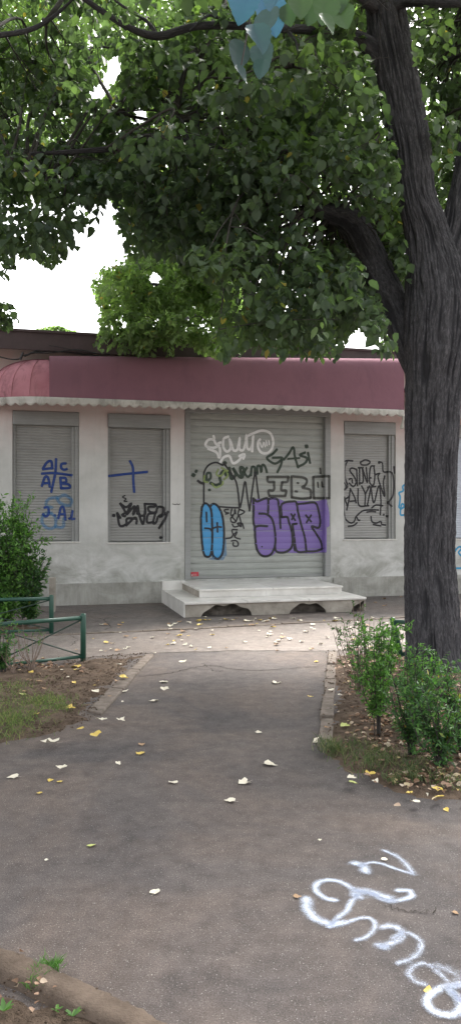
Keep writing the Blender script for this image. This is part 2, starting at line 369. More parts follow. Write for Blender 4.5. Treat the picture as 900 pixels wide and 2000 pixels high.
# planting beds: mounded soil whose rim dips under the asphalt
def bed(name, poly_px, h, mat, cell=.035, seed=1, zbase=-.02):
    poly = [g(*p) for p in poly_px]; xs = [p[0] for p in poly]; ys = [p[1] for p in poly]
    X = np.arange(min(xs)-.3, max(xs)+.3, cell); Y = np.arange(min(ys)-.3, max(ys)+.3, cell); xx, yy = np.meshgrid(X, Y)
    d = polydist(xx, yy, poly)+(vnoise(xx*2.2+50, yy*2.2+50, seed)-.5)*.22+(vnoise(xx*9+50, yy*9+50, seed+1)-.5)*.08
    s = np.clip((d+.03)/.35, 0, 1); zz = zbase+s*h+(vnoise(xx*5+90, yy*5+90, seed+2)-.5)*.03*s+(vnoise(xx*16+90, yy*16+90, seed+3)-.5)*.02
    keep = d > -.12; ny, nx = xx.shape; idx = np.arange(nx*ny).reshape(ny, nx)
    kk = keep[:-1, :-1] & keep[1:, 1:] & keep[:-1, 1:] & keep[1:, :-1]
    f = np.stack([idx[:-1, :-1], idx[:-1, 1:], idx[1:, 1:], idx[1:, :-1]], -1)[kk]
    o = fastmesh(name, np.stack([xx, yy, zz], -1).reshape(-1, 3), 4, mat, faces=f, smooth=True); tag(o, kind='structure'); return poly
BL = bed('soil_bed', [(-420, 1330), (-200, 1330), (0, 1308), (170, 1288), (292, 1278), (240, 1328), (184, 1385), (195, 1398), (165, 1425), (110, 1440), (50, 1450), (0, 1462), (-150, 1490), (-420, 1520)], .05, M['soil'], seed=1)
BR = bed('soil_bed', [(634, 1276), (700, 1272), (800, 1268), (1300, 1260), (1500, 1500), (1300, 1700), (1010, 1640), (900, 1596), (800, 1557), (720, 1530), (646, 1494), (614, 1472), (622, 1450)], .05, M['soil'], seed=5)
BB = bed('soil_bed', [(-500, 1850), (-60, 1850), (0, 1868), (70, 1892), (150, 1930), (230, 1968), (310, 2010), (380, 2090), (-500, 2400)], .06, M['soil'], cell=.02, seed=9)
BK = bed('soil_bed', [(-900, 1215), (0, 1212), (92, 1207), (96, 1238), (0, 1246), (-900, 1290)], .05, M['soil'], seed=13)
# kerb slabs beside the beds
def kerb_run(pts_in, pts_out, name, label, top=.03, n=4, seed=0):
    r = random.Random(seed); root = empty(name, (0, 0, 0)); tag(root, label, 'kerb')
    a0, a1 = Vector(pts_in[0]), Vector(pts_in[1]); b0, b1 = Vector(pts_out[0]), Vector(pts_out[1])
    for k in range(n):
        t0 = k/n+.006; t1 = (k+1)/n-.006
        q = [a0.lerp(a1, t0), a0.lerp(a1, t1), b0.lerp(b1, t1), b0.lerp(b1, t0)]
        q = [(p.x+r.uniform(-.008, .008), p.y+r.uniform(-.008, .008)) for p in q]
        ar = sum(q[i][0]*q[(i+1) % 4][1]-q[(i+1) % 4][0]*q[i][1] for i in range(4))
        if ar < 0: q = q[::-1]
        MB().prism(q, -.1, top+r.uniform(-.008, .008)).build('kerb_stone', M['kerb'], root, bevel=.012)
kerb_run((G(620, 1452, .03), G(640, 1272, .03)), (G(648, 1452, .03), G(657, 1272, .03)), 'kerb', 'worn pale kerb stones edging the right-hand planting bed', .03, 5, 1)
kerb_run((G(168, 1388, .02), G(286, 1277, .02)), (G(196, 1394, .02), G(302, 1277, .02)), 'kerb', 'sunken kerb slabs edging the left-hand planting bed under the fence', .022, 3, 2)
# curved soil-covered kerb, bottom left
cp = catmull([G(-80, 1852)[:2], G(0, 1872)[:2], G(60, 1893)[:2], G(130, 1926)[:2], G(210, 1962)[:2], G(300, 2010)[:2], G(390, 2080)[:2]], 10)
mb = MB(); V = []; Fc = []
for i, p in enumerate(cp):
    t = cp[min(i+1, len(cp)-1)]-cp[max(0, i-1)]; n = np.array([t[1], -t[0]]); n = n/np.linalg.norm(n)
    for k, (o_, z) in enumerate([(-.02, -.05), (-.012, .028), (.012, .045), (.07, .048), (.10, .038), (.12, -.04)]):
        q = p+n*(o_+random.uniform(-.005, .005)); V.append((q[0], q[1], z+random.uniform(-.004, .004)))
    if i:
        for k in range(5): a = (i-1)*6+k; Fc.append((a, a+1, a+7, a+6))
o = mesh('kerb', V, Fc, simple('soiled_kerb', (.07, .052, .04), (.16, .122, .096), 8, .95, .7, .01, spec=.2), smooth=True)
tag(o, 'low soil-stained kerb curving round the near corner bed', 'kerb')

# ------------------------------------------------------------------ the shop building
TH = math.atan(.26); W0 = Vector((0, 13.83)); U = Vector((math.cos(TH), math.sin(TH))); Vv = Vector((-math.sin(TH), math.cos(TH)))
def L(px, py, d=0.0):                 # reference pixel -> local (s, z) on the plane local y = d
    rx = (px-450)/F; ry = 1.0; rz = (1000-py)/F
    # camera xy = 0; solve (r*t - W0).Vv = d
    k = (d+W0.dot(Vv))/(rx*Vv.x+ry*Vv.y); q = Vector((rx*k, ry*k))-W0
    return q.dot(U), CAMH+rz*k
shop = empty('shop_building', (W0.x, W0.y, 0), TH)
tag(shop, 'low one-storey shop with graffiti-covered roller shutters and a faded pink awning', 'building')
S0, S1, DEP, ZT = -7.0, 9.0, 8.0, 4.5
wins = {}
for nm, (x0, y0, x1, y1, xm) in {'w1': (25, 803, 155, 1058, 90), 'w2': (211, 809, 333, 1059, 270), 'w3': (671, 823, 772, 1053, 700), 'w4': (886, 830, 1010, 1052, 900)}.items():
    wins[nm] = (L(x0, 950)[0], L(x1, 950)[0], L(xm, y1)[1], L(xm, y0)[1])
dx0, dx1 = L(361, 950)[0], L(645, 950)[0]; dz0, dz1 = L(500, 1129)[1], L(500, 792)[1]
holes = sorted(wins.values())+[]
holes.append((dx0, dx1, dz0, dz1)); holes.sort()
mb = MB(); x = S0; WT = .3
def wbox(x0, x1, z0, z1): mb.box(x0, x1, 0, WT, z0, z1)
for (a, b, z0, z1) in holes:
    wbox(x, a, -.05, ZT); wbox(a, b, -.05, z0); wbox(a, b, z1, ZT); x = b
wbox(x, S1, -.05, ZT)
mb.box(S0, S0+.3, WT, DEP, -.05, ZT); mb.box(S1-.3, S1, WT, DEP, -.05, ZT); mb.box(S0+.3, S1-.3, DEP-.3, DEP, -.05, ZT)
mb.build('wall', M['wall'], shop)
pzt = L(220, 1138, -.03)[1]
mb = MB(); mb.box(S0, L(318, 1140)[0], -.03, -.002, -.05, pzt); mb.box(L(650, 1130)[0], S1, -.03, -.002, -.05, pzt)
mb.build('plinth', M['plinth'], shop, bevel=.006)
MB().box(L(317, 1140, -.07)[0], L(362, 1140, -.07)[0], -.07, -.002, -.05, pzt+.01).build('plinth', M['marble'], shop, bevel=.006)
# roof slab with dark fascia
rf = MB().box(S0-.3, S1+.3, -.3, DEP+.3, 4.50, 4.56).build('roof', M['roof'], shop)
MB().box(S0-.32, S1+.32, -.335, -.302, 4.27, 4.585).build('fascia', M['roof'], rf)
MB().box(S0-.32, S1+.32, -.365, -.337, 4.555, 4.60).build('gutter_lip', M['roof'], rf, bevel=.008)

def slat_curtain(x0, x1, z0, z1, yb, pitch, depth, groove):
    """profile function y(z) and the sheet"""
    def prof(z):
        u = ((np.asarray(z)-z0)/pitch) % 1.0
        y = yb-depth*np.sin(np.pi*np.clip((u-groove)/(1-groove), 0, 1))**.6
        return np.where(u < groove, yb+depth*.6, y)
    zs = []; z = z0; 
    us = [0, groove*.98, groove*1.02, groove+.06, groove+.16, .5, .84, .95, .998]
    while z < z1-1e-4:
        for u in us:
            if z+u*pitch <= z1: zs.append(z+u*pitch)
        z += pitch
    zs = np.array(zs); ys = prof(zs+1e-6); n = len(zs); nx = 2
    V = []; Fc = []
    for z_, y_ in zip(zs, ys): V += [(x0, y_, z_), (x1, y_, z_)]
    for i in range(n-1): Fc.append((2*i, 2*i+1, 2*i+3, 2*i+2))
    return V, Fc, prof
SH = {}
def shutter(key, win, yb=.11, pitch=.047, depth=.006, groove=.14, mat='shutter', label=None, box=.24, rail=(.05, .12), boxout=.0, rm='frame'):
    x0, x1, z0, z1 = win; zb = z1-box
    V, Fc, prof = slat_curtain(x0+rail[0], x1-rail[1], z0+.012, zb+.02, yb, pitch, depth, groove)
    c = mesh('roller_shutter', V, Fc, M[mat], shop); 
    if label: c['label'] = label
    SH[key] = (c, prof, yb)
    MB().box(x0+.004, x1-.004, -.02-boxout, .2, zb, z1-.004).build('shutter_box', M[rm], c, bevel=.012)
    mb = MB().box(x0+.004, x0+rail[0], .055, .2, z0, zb-.002); mb.build('guide_rail', M[rm], c, bevel=.005)
    mb = MB().box(x1-rail[1], x1-rail[1]+.045, .05, .2, z0, zb-.002); mb.build('guide_rail', M[rm], c, bevel=.005)
    if rail[1] > .06: MB().box(x1-rail[1]+.047, x1-.004, .03, .2, z0, zb-.002).build('shutter_frame', M[rm], c, bevel=.005)
    MB().box(x0-.02, x1+.02, -.022, .2, z0-.028, z0-.002).build('window_sill', M['white'], c, bevel=.005)
    return c
shutter('w1', wins['w1'], label='leftmost window shutter with blue letters and a faded pale blue scribble')
shutter('w2', wins['w2'], label='window shutter with a blue cross above a black tag', boxout=.03)
shutter('w3', wins['w3'], label='window shutter right of the doorway covered in a tall black tag')
shutter('w4', wins['w4'], label='pale shutter half hidden behind the tree trunk', mat='shutterblue')
# the wide doorway shutter
x0, x1, z0, z1 = dx0, dx1, dz0, dz1
xr0, xr1 = L(372, 950)[0], L(634, 950)[0]
V, Fc, prof = slat_curtain(xr0-.01, xr1+.01, z0+.03, z1-.16, .09, .118, .007, .06)
dc = mesh('door_shutter', V, Fc, M['doorshutter'], shop); dc['label'] = 'wide doorway roller shutter with purple and blue graffiti'
SH['d'] = (dc, prof, .09)
MB().box(x0+.003, xr0, -.02, .2, z0+.003, z1-.17).build('guide_rail', M['frame'], dc, bevel=.006)
MB().box(xr1, x1-.003, -.02, .2, z0+.003, z1-.17).build('guide_rail', M['frame'], dc, bevel=.006)
MB().box(x0+.003, x1-.003, -.035, .2, z1-.168, z1-.003).build('shutter_box', M['frame'], dc, bevel=.01)
MB().box(xr0+.005, xr1-.005, .06, .12, z0+.004, z0+.05).build('bottom_bar', M['frame'], dc, bevel=.005)
sx_, sz_ = L(373, 1128, .07); ex_, ez_ = L(388, 1117, .07)
st = MB().box(sx_, ex_, .068, .0725, sz_, ez_).build('sticker', M['red'], dc)
mb = MB()
for r_ in range(3):
    for c_ in range(4):
        mb.box(sx_+.035+c_*.018, sx_+.047+c_*.018, .066, .0675, sz_+.015+r_*.02, sz_+.022+r_*.02)
mb.box(sx_+.008, sx_+.028, .066, .0675, sz_+.03, sz_+.055)
mb.build('sticker_print', M['white'], st)

# --- spray strokes lying on the surfaces
def stroke_mesh(strokes, plane, prof=None, wpx=6, soft=.55, step=.012, off=.003):
    V = []; Fc = []; D = []
    for si, s in enumerate(strokes):
        w = wpx; smooth_ = True
        if isinstance(s, tuple) and isinstance(s[0], list): s, w = s[0], s[1]
        pts = [np.array(plane(*p)) for p in s]
        cur = catmull(pts, 10) if len(pts) > 2 else [pts[0]+(pts[-1]-pts[0])*t for t in np.linspace(0, 1, 12)]
        # resample
        seg = [cur[0]]
        for p in cur[1:]:
            dl = np.linalg.norm(p-seg[-1])
            if dl > step:
                k = int(dl/step); 
                seg += [seg[-1]+(p-seg[-1])*(i+1)/k for i in range(k)]
        if len(seg) < 2: seg = [cur[0], cur[0]+np.array([.004, 0])]
        hw = w*.5/F*13.9*1.25 if prof is not None or plane is not road else w*.5
        n0 = len(V); m = len(seg); cols = [-1, -.72, -.35, 0, .35, .72, 1]
        # end caps: extend
        t0 = seg[0]-seg[1]; t0 = t0/(np.linalg.norm(t0)+1e-9); t1 = seg[-1]-seg[-2]; t1 = t1/(np.linalg.norm(t1)+1e-9)
        seg = [seg[0]+t0*hw*.8]+seg+[seg[-1]+t1*hw*.8]; m += 2
        for i, p in enumerate(seg):
            t = seg[min(i+1, m-1)]-seg[max(i-1, 0)]; t = t/(np.linalg.norm(t)+1e-9); nn = np.array([-t[1], t[0]])
            for c in cols:
                q = p+nn*hw*c; e = 0 if i in (0, m-1) else 1
                dd = max(0, 1-abs(c)**(2/soft)) if True else 1
                dd = (1-abs(c))/soft; dd = min(1, dd)*e
                V.append((q[0], q[1])); D.append(dd)
            if i:
                for k in range(6): a = n0+(i-1)*7+k; Fc.append((a, a+1, a+8, a+7))
    return V, Fc, D
def plane_of(key):
    c, prof, yb = SH[key]; return (lambda px, py: L(px, py, yb-.005)), prof, c
RAILS = {k: (wins[k][0]+.05, wins[k][1]-.12, .052, .046) for k in wins}
RAILS['d'] = (xr0, xr1, -.02, -.02)
def onrail(key, x, y):
    a, b, ya, yb_ = RAILS[key]; y = np.where(x < a+.004, np.minimum(y, ya-.003+(y-y.min())*.02), y)
    y = np.where(x > b-.004, np.minimum(y, yb_-.003+(y-y.min())*.02), y)
    if key != 'd': y = np.where(x > wins[key][1]-.075, .0265, y)
    return y
def graffiti(key, strokes, mat, label, wpx=6, soft=.55, lift=.003):
    pl, prof, par = plane_of(key)
    V, Fc, D = stroke_mesh(strokes, pl, prof, wpx, soft)
    V = np.array(V); y = onrail(key, V[:, 0], prof(V[:, 1])-lift)-(lift*.3)
    # follow the relief but never dive into a groove, so strokes stay whole
    o = mesh('graffiti', np.stack([V[:, 0], y, V[:, 1]], -1), Fc, M[mat], par, attr=D); o['label'] = label; return o
def fill(key, poly_px, mat, label, lift=.0018, cell=.012, soft=.03):
    pl, prof, par = plane_of(key); poly = [pl(*p) for p in poly_px]
    xs = [p[0] for p in poly]; zs = [p[1] for p in poly]
    X = np.arange(min(xs)-.05, max(xs)+.05, cell*1.5); Z = np.arange(min(zs)-.05, max(zs)+.05, cell); xx, zz = np.meshgrid(X, Z)
    d = polydist(xx, zz, poly); D = np.clip(.5+d/soft, 0, 1); keep = d > -soft*.6
    ny, nx = xx.shape; idx = np.arange(nx*ny).reshape(ny, nx); kk = keep[:-1, :-1] & keep[1:, 1:] & keep[:-1, 1:] & keep[1:, :-1]
    f = np.stack([idx[:-1, :-1], idx[:-1, 1:], idx[1:, 1:], idx[1:, :-1]], -1)[kk]
    V = np.stack([xx.ravel(), onrail(key, xx.ravel(), prof(zz.ravel())-lift), zz.ravel()], -1)
    used = np.unique(f); mp_ = -np.ones(len(V), int); mp_[used] = np.arange(len(used))
    o = mesh('graffiti', V[used], mp_[f], M[mat], par, attr=D.ravel()[used]); o['label'] = label; return o
def T(x0, y0, s): return lambda *pts: [(x0+p[0]*s, y0+p[1]*s) for p in pts]
D5 = T(370, 820, 280/900); L6 = T(0, 860, 370/900); R7 = T(650, 860, 250/900); RD = T(500, 1580, 400/900)
# doorway: purple letters SLAP with black outline
fill('d', D5((390, 500), (545, 490), (600, 515), (680, 510), (800, 512), (845, 500), (845, 830), (760, 838), (540, 830), (520, 850), (460, 860), (420, 820), (405, 720), (398, 640)), 'fill_purple', 'purple painted fill of the big SLAP letters')
graffiti('d', [D5((400, 492), (402, 560), (400, 630), (410, 668), (440, 665), (488, 668)), D5((400, 492), (420, 512), (445, 505), (470, 495), (492, 500), (492, 585)),
    D5((410, 675), (412, 740), (422, 810), (450, 850), (490, 855), (520, 830), (538, 770), (532, 680), (515, 620), (480, 592), (435, 588)),
    D5((492, 500), (520, 492), (550, 500), (558, 530), (566, 600), (570, 680)), D5((535, 790), (540, 820), (560, 832), (600, 830), (632, 810), (645, 770), (640, 700), (622, 640), (612, 610), (575, 612)),
    D5((578, 608), (574, 540), (600, 518), (640, 513), (668, 518), (680, 580), (700, 660), (722, 740), (732, 825)), D5((645, 660), (655, 730), (672, 822), (732, 828)), D5((645, 656), (675, 652)),
    D5((675, 530), (720, 525), (770, 518), (795, 530), (812, 590), (818, 650), (805, 678), (765, 668), (790, 710), (820, 760), (833, 808)), D5((732, 826), (790, 824), (833, 810)), D5((655, 770), (660, 822)),
    (D5((636, 590), (662, 632)), 4), (D5((660, 592), (638, 630)), 4), (D5((728, 598), (762, 640)), 4), (D5((762, 598), (732, 645)), 4), (D5((452, 795), (458, 800)), 3)],
    'pt_black', 'dark outline of the SLAP letters with small crosses', 4.6, lift=.0042)
fill('d', D5((848, 500), (862, 600), (862, 665), (846, 675)), 'fill_purple', 'purple overspray at the edge')
fill('d', D5((72, 545), (95, 522), (120, 535), (150, 525), (185, 550), (208, 600), (218, 690), (214, 800), (190, 870), (160, 872), (135, 850), (105, 860), (85, 830), (75, 740)), 'fill_blue', 'bright blue painted fill of two long bubble letters')
fill('d', D5((150, 860), (120, 875), (210, 880), (232, 850), (228, 740), (215, 740)), 'pt_faint', 'faint blue overspray under the bubble letters', lift=.001)
graffiti('d', [D5((78, 548), (72, 640), (78, 760), (90, 840), (110, 860), (132, 848), (142, 780), (142, 660), (136, 570), (118, 535), (95, 525), (78, 548)),
    D5((130, 545), (150, 527), (180, 545), (205, 600), (216, 690), (214, 780), (205, 840), (180, 872), (150, 855), (142, 820)),
    (D5((106, 580), (108, 640)), 3.6), (D5((95, 680), (128, 684), (140, 700)), 3.6), (D5((140, 700), (150, 680), (180, 672), (200, 674)), 3.6), (D5((174, 645), (176, 705)), 3.6)],
    'pt_black', 'dark outline of the blue bubble letters', 4.4, lift=.0042)
graffiti('d', [D5((90, 530), (90, 400), (92, 330), (120, 285), (165, 268), (210, 285)), D5((215, 270), (255, 330), (290, 385), (305, 460), (312, 548)), (D5((90, 400), (70, 395), (52, 382)), 5),
    D5((185, 545), (250, 550), (312, 552)), D5((318, 550), (330, 490), (348, 385), (362, 480), (376, 572)), D5((376, 572), (392, 450), (412, 325), (422, 400), (434, 492))],
    'pt_black', 'thin dark arch and zigzag lines above the blue letters', 3.4, lift=.0048)
graffiti('d', [(D5((108, 375), (108, 340), (130, 335), (132, 365), (110, 385), (98, 360)), 5), (D5((20, 345), (30, 350)), 8), (D5((40, 322), (48, 325)), 7), (D5((124, 438), (127, 445)), 6),
    (D5((130, 395), (165, 410), (195, 395), (190, 355), (215, 320), (230, 350), (245, 330), (262, 340)), 6), (D5((250, 300), (262, 370), (290, 340), (270, 300), (300, 345), (330, 360), (340, 310), (318, 300), (325, 350)), 6),
    (D5((360, 300), (345, 330), (365, 358), (385, 340)), 5), (D5((385, 350), (390, 300), (408, 300), (410, 350)), 5), (D5((425, 340), (425, 295), (440, 290), (450, 330), (455, 285), (472, 290), (485, 330)), 5), (D5((218, 268), (225, 275)), 8)],
    'pt_dkgreen', 'dark green scrawl under the white tag', 6, lift=.0036)
graffiti('d', [(D5((95, 350), (92, 385), (115, 392)), 4), (D5((180, 310), (170, 345), (200, 350), (225, 318), (240, 350), (215, 375)), 4), (D5((140, 400), (165, 425), (205, 405), (210, 385)), 4), (D5((200, 300), (240, 322)), 4)], 'pt_lime', 'pale lime loops over the dark green scrawl', 4, lift=.0052)
graffiti('d', [D5((188, 160), (150, 175), (105, 165), (103, 145), (120, 125), (150, 125), (165, 150), (190, 180), (187, 240), (170, 205), (115, 180)), D5((150, 100), (165, 150), (200, 140)),
    D5((245, 105), (215, 120), (212, 170), (235, 200), (258, 175), (250, 120), (262, 150), (275, 190), (300, 185), (315, 110), (312, 180), (335, 190), (350, 150), (358, 90), (360, 170), (378, 185), (395, 150), (398, 100), (392, 200)),
    D5((365, 100), (400, 85), (450, 68), (500, 80), (522, 120), (520, 170), (495, 205), (455, 208), (432, 180), (430, 140), (445, 120)), (D5((440, 140), (455, 175), (465, 140), (475, 170)), 3.2), (D5((480, 130), (485, 165)), 3.2), (D5((497, 130), (500, 160)), 3.2),
    D5((190, 272), (215, 235), (250, 228), (270, 270), (300, 262), (345, 215)), D5((310, 228), (345, 215), (335, 250))], 'pt_white', 'pale looping tag with an arrow, topmost on the doorway shutter', 5.6, lift=.003)
graffiti('d', [D5((548, 185), (520, 215), (485, 240), (535, 275), (582, 240), (520, 238)), D5((582, 240), (572, 285), (550, 330)), D5((590, 250), (620, 215), (650, 172), (660, 230), (680, 300)), (D5((615, 245), (690, 240)), 4), D5((725, 205), (690, 222), (735, 240), (725, 270), (680, 295)), D5((742, 205), (755, 272)), (D5((732, 162), (735, 175)), 8)],
    'pt_dkgreen', 'dark green letters GASi beside the white tag', 5)
graffiti('d', [D5((488, 358), (620, 358)), D5((488, 358), (492, 388), (530, 390)), D5((620, 358), (612, 388), (580, 392)), D5((530, 390), (528, 440), (495, 445), (500, 478)), D5((580, 392), (575, 440), (605, 445), (600, 478)), D5((500, 478), (600, 478)),
    D5((638, 355), (640, 488)), D5((638, 355), (710, 362), (735, 380), (725, 410), (705, 425), (755, 440), (760, 490)), D5((640, 486), (700, 495), (760, 490)), (D5((675, 395), (685, 400)), 5), (D5((662, 448), (678, 452)), 5),
    D5((775, 358), (862, 355)), D5((775, 358), (778, 492)), D5((862, 355), (862, 492)), D5((778, 492), (862, 492)), (D5((803, 392), (806, 428)), 4), (D5((828, 390), (832, 425)), 4), (D5((818, 305), (822, 340)), 5)],
    'pt_grey', 'grey block letters IBO drawn in outline above the purple letters', 6, .8, lift=.0055)
graffiti('d', [(D5((245, 562), (220, 565), (225, 580), (250, 585), (225, 592)), 3), (D5((265, 560), (258, 598), (280, 590), (285, 560), (290, 595)), 3), (D5((310, 565), (305, 598), (345, 578), (310, 560)), 3),
    (D5((275, 600), (258, 620), (265, 642), (290, 640), (270, 612)), 3), (D5((290, 640), (310, 602), (325, 670), (300, 650), (318, 648)), 3), (D5((268, 655), (280, 672), (310, 665), (330, 650), (340, 682)), 3), (D5((300, 690), (268, 690), (275, 718), (300, 700), (285, 730)), 3),
    (D5((228, 745), (260, 740), (275, 720), (290, 740), (318, 748)), 3), (D5((262, 760), (290, 758), (305, 775), (300, 792), (275, 790), (275, 768)), 3)], 'pt_black', 'small black vertical scribble right of the blue letters', 3, lift=.0036)
# left windows
graffiti('w1', [L6((205, 135), (225, 105), (245, 100), (250, 135)), L6((205, 138), (250, 132)), L6((268, 88), (265, 150), (255, 200), (245, 246)), L6((200, 158), (260, 156), (342, 166)), L6((315, 110), (295, 112), (292, 130), (305, 140), (320, 136)),
    L6((200, 218), (215, 175), (230, 178), (238, 222)), L6((205, 205), (240, 202)), L6((288, 178), (292, 228)), L6((288, 178), (312, 180), (315, 198), (292, 204), (328, 210), (330, 226), (292, 228)),
    L6((205, 350), (218, 362), (232, 350), (230, 320), (210, 320)), L6((262, 355), (264, 360)), L6((278, 372), (292, 318), (305, 325), (312, 378)), L6((283, 352), (312, 350)), L6((330, 370), (335, 375))], 'pt_blue', 'dark blue letters A C A B divided by a cross, with AB below', 4.8)
graffiti('w1', [(L6((345, 335), (340, 372), (355, 372)), 4.5)], 'pt_blue', 'dark blue stroke beside the letters', 4.5)
graffiti('w1', [L6((270, 270), (230, 280), (222, 310), (250, 320)), L6((275, 275), (310, 260), (340, 285), (330, 310), (290, 300), (270, 275)), L6((245, 345), (210, 350), (202, 390), (230, 418), (262, 410), (265, 370), (245, 345)), L6((265, 410), (300, 412), (305, 370))], 'pt_faint', 'faint pale blue loops behind the dark letters', 7, .9, lift=.002)
graffiti('w2', [L6((618, 98), (632, 130), (634, 190), (638, 246)), L6((516, 170), (600, 160), (700, 150))], 'pt_blue', 'large dark blue cross', 5)
graffiti('w2', [L6((572, 300), (595, 340), (580, 355), (598, 362)), L6((572, 300), (600, 318), (625, 300), (600, 355), (640, 312), (632, 355), (655, 312), (652, 350)), L6((558, 345), (570, 405), (600, 398), (605, 372), (650, 372)), L6((558, 345), (575, 372)), L6((600, 405), (640, 368), (650, 380), (648, 398)),
    L6((655, 310), (665, 355), (690, 350), (688, 302)), L6((660, 350), (680, 398), (690, 330)), L6((688, 302), (740, 305), (735, 315), (705, 318), (712, 340), (740, 345), (705, 352), (700, 390), (730, 388)), L6((740, 340), (728, 392), (742, 390), (752, 362), (772, 350), (775, 320), (750, 318), (742, 345)), L6((760, 365), (790, 345), (778, 380), (755, 418)),
    (L6((538, 356), (545, 358)), 6), (L6((792, 340), (796, 343)), 6), (L6((762, 461), (766, 464)), 6), (L6((595, 262), (582, 270), (600, 278), (588, 290), (605, 290)), 2.4)], 'pt_black', 'black angular tag reading SHER below the cross', 4.6)
# right window: tall black tag
graffiti('w3', [R7((75, 150), (100, 142), (138, 145)), R7((100, 145), (80, 200), (85, 270), (102, 320), (80, 350)), R7((190, 155), (225, 138), (258, 150), (240, 172), (200, 172), (190, 155)), R7((165, 205), (130, 195), (118, 215), (150, 260), (160, 300), (140, 325), (112, 300)), R7((165, 205), (170, 320)),
    R7((110, 275), (130, 270), (135, 300)), R7((185, 190), (185, 310)), R7((175, 192), (215, 192)), R7((205, 195), (210, 290), (182, 300)), R7((205, 195), (240, 300), (232, 190)), R7((290, 180), (262, 190), (255, 290), (282, 315), (292, 250), (285, 180)), R7((262, 262), (268, 268)),
    R7((300, 240), (330, 232), (315, 262), (360, 395), (352, 300), (362, 250)), R7((120, 340), (110, 420), (95, 490)), R7((120, 340), (150, 400), (160, 440)), R7((118, 430), (158, 425)), R7((75, 400), (100, 460)), R7((112, 395), (70, 425)), R7((175, 340), (180, 455), (250, 460)), R7((200, 320), (225, 380), (222, 455)), R7((255, 320), (225, 380)),
    R7((265, 330), (240, 455)), R7((265, 330), (285, 440), (320, 320), (335, 420), (330, 525)), R7((240, 330), (300, 325)), R7((320, 155), (345, 160), (352, 220), (395, 225), (412, 280), (408, 380), (382, 438), (400, 465)), (R7((420, 190), (425, 235)), 8), (R7((320, 155), (328, 158)), 6),
    R7((270, 475), (300, 455), (348, 460)), R7((165, 530), (210, 495), (270, 488), (318, 490)), R7((235, 505), (270, 500), (298, 503)), R7((72, 400), (66, 490), (85, 550), (120, 580), (148, 570), (160, 535), (175, 560), (190, 562)), R7((265, 535), (272, 570), (300, 582), (335, 570), (340, 590), (368, 595)), R7((105, 605), (140, 600), (168, 580)), R7((280, 592), (335, 602)),
    (R7((352, 522), (358, 526)), 4.5), (R7((374, 532), (378, 536)), 4.5), R7((72, 300), (90, 320), (70, 350))], 'pt_black', 'tall tangled black tag with a ring on top', 3.4)
# cyan line on the wall beside the tree, and on the right
def wallgraf(strokes, mat, label, wpx, yy=-.004):
    V, Fc, D = stroke_mesh(strokes, lambda px, py: L(px, py, 0), None, wpx, .6)
    o = mesh('graffiti', [(a, yy, b) for a, b in V], Fc, M[mat], shop, attr=D); o['label'] = label
road = None
wallgraf([R7((505, 310), (488, 325), (490, 355), (462, 370), (470, 400), (465, 450), (462, 470), (480, 480), (500, 460), (480, 450), (472, 520), (500, 525))], 'pt_cyan', 'pale blue outline scrawl on the plaster left of the trunk', 4)
wallgraf([R7((845, 850), (850, 790), (880, 750), (905, 760), (880, 790), (920, 830)), R7((840, 900), (930, 898))], 'pt_cyan', 'pale blue letters under the pale shutter', 4)
wallgraf([L6((820, 302), (835, 306), (840, 302), (850, 306), (855, 300))], 'pt_grey', 'tiny faint scribble on the plaster pier', 1.5)

# --- awning: curved fabric box with a rounded gored left end, scalloped valance
AS0 = L(97, 780, -.7)[0]; AS1 = L(787, 780, -.7)[0]; PR = .72; RX = 1.0
ZB = L(350, 787, -.72)[1]
def HH(s):
    t = (s-AS0)/(AS1-AS0); return .73+.27*max(0, min(1, t))
NP = 14; EXP = 2/7
def prf(a): return max(0, math.cos(a))**EXP, max(0, math.sin(a))**EXP
aw_root = None
V = []; Fc = []; K = 60
for i in range(K+1):
    s = AS0+(AS1-AS0)*i/K
    for j in range(NP+1):
        c, z = prf(math.pi/2*j/NP); V.append((s, -.005-PR*c, ZB+HH(s)*z))
    if i:
        for j in range(NP): a = (i-1)*(NP+1)+j; Fc.append((a, a+NP+1, a+NP+2, a+1))
aw = mesh('awning', V, Fc, M['mauve'], shop, smooth=True); aw['label'] = 'plain mauve awning front over the shuttered doorway'
V = [(AS1, -.005, ZB)]; Fc = []
for j in range(NP+1):
    c, z = prf(math.pi/2*j/NP); V.append((AS1, -.005-PR*c, ZB+HH(AS1)*z))
    if j: Fc.append((0, j, j+1))
mesh('awning_end', V, Fc, M['mauve'], aw)
NG = 5
for gi in range(NG):
    V = []; Fc = []; KK = 7; a0 = math.pi/2*gi/NG; a1 = math.pi/2*(gi+1)/NG
    for i in range(KK+1):
        ph = a0+(a1-a0)*i/KK; sag = 1-.02*math.sin(math.pi*i/KK)
        for j in range(NP+1):
            q = math.pi/2*j/NP; c, z = math.cos(q)**.8, math.sin(q)**.8
            V.append((AS0-RX*c*math.sin(ph)*sag, -.005-PR*c*math.cos(ph)*sag, ZB+HH(AS0)*z))
        if i:
            for j in range(NP): a = (i-1)*(NP+1)+j; Fc.append((a, a+1, a+NP+2, a+NP+1))
    mesh('awning_gore', V, Fc, M['pink'], aw, smooth=True)
for gi in range(1, NG+1):                       # piped seams over the ribs
    ph = math.pi/2*gi/NG if gi else 0
    pts = []
    for j in range(NP+1):
        q = math.pi/2*j/NP; c, z = math.cos(q)**.8, math.sin(q)**.8
        pts.append((AS0-RX*c*math.sin(ph)*1.003, -.005-PR*c*math.cos(ph)*1.003, ZB+HH(AS0)*z*1.003))
    MB().tube(pts, [.007]*len(pts), 6).build('seam', M['pink'], aw)
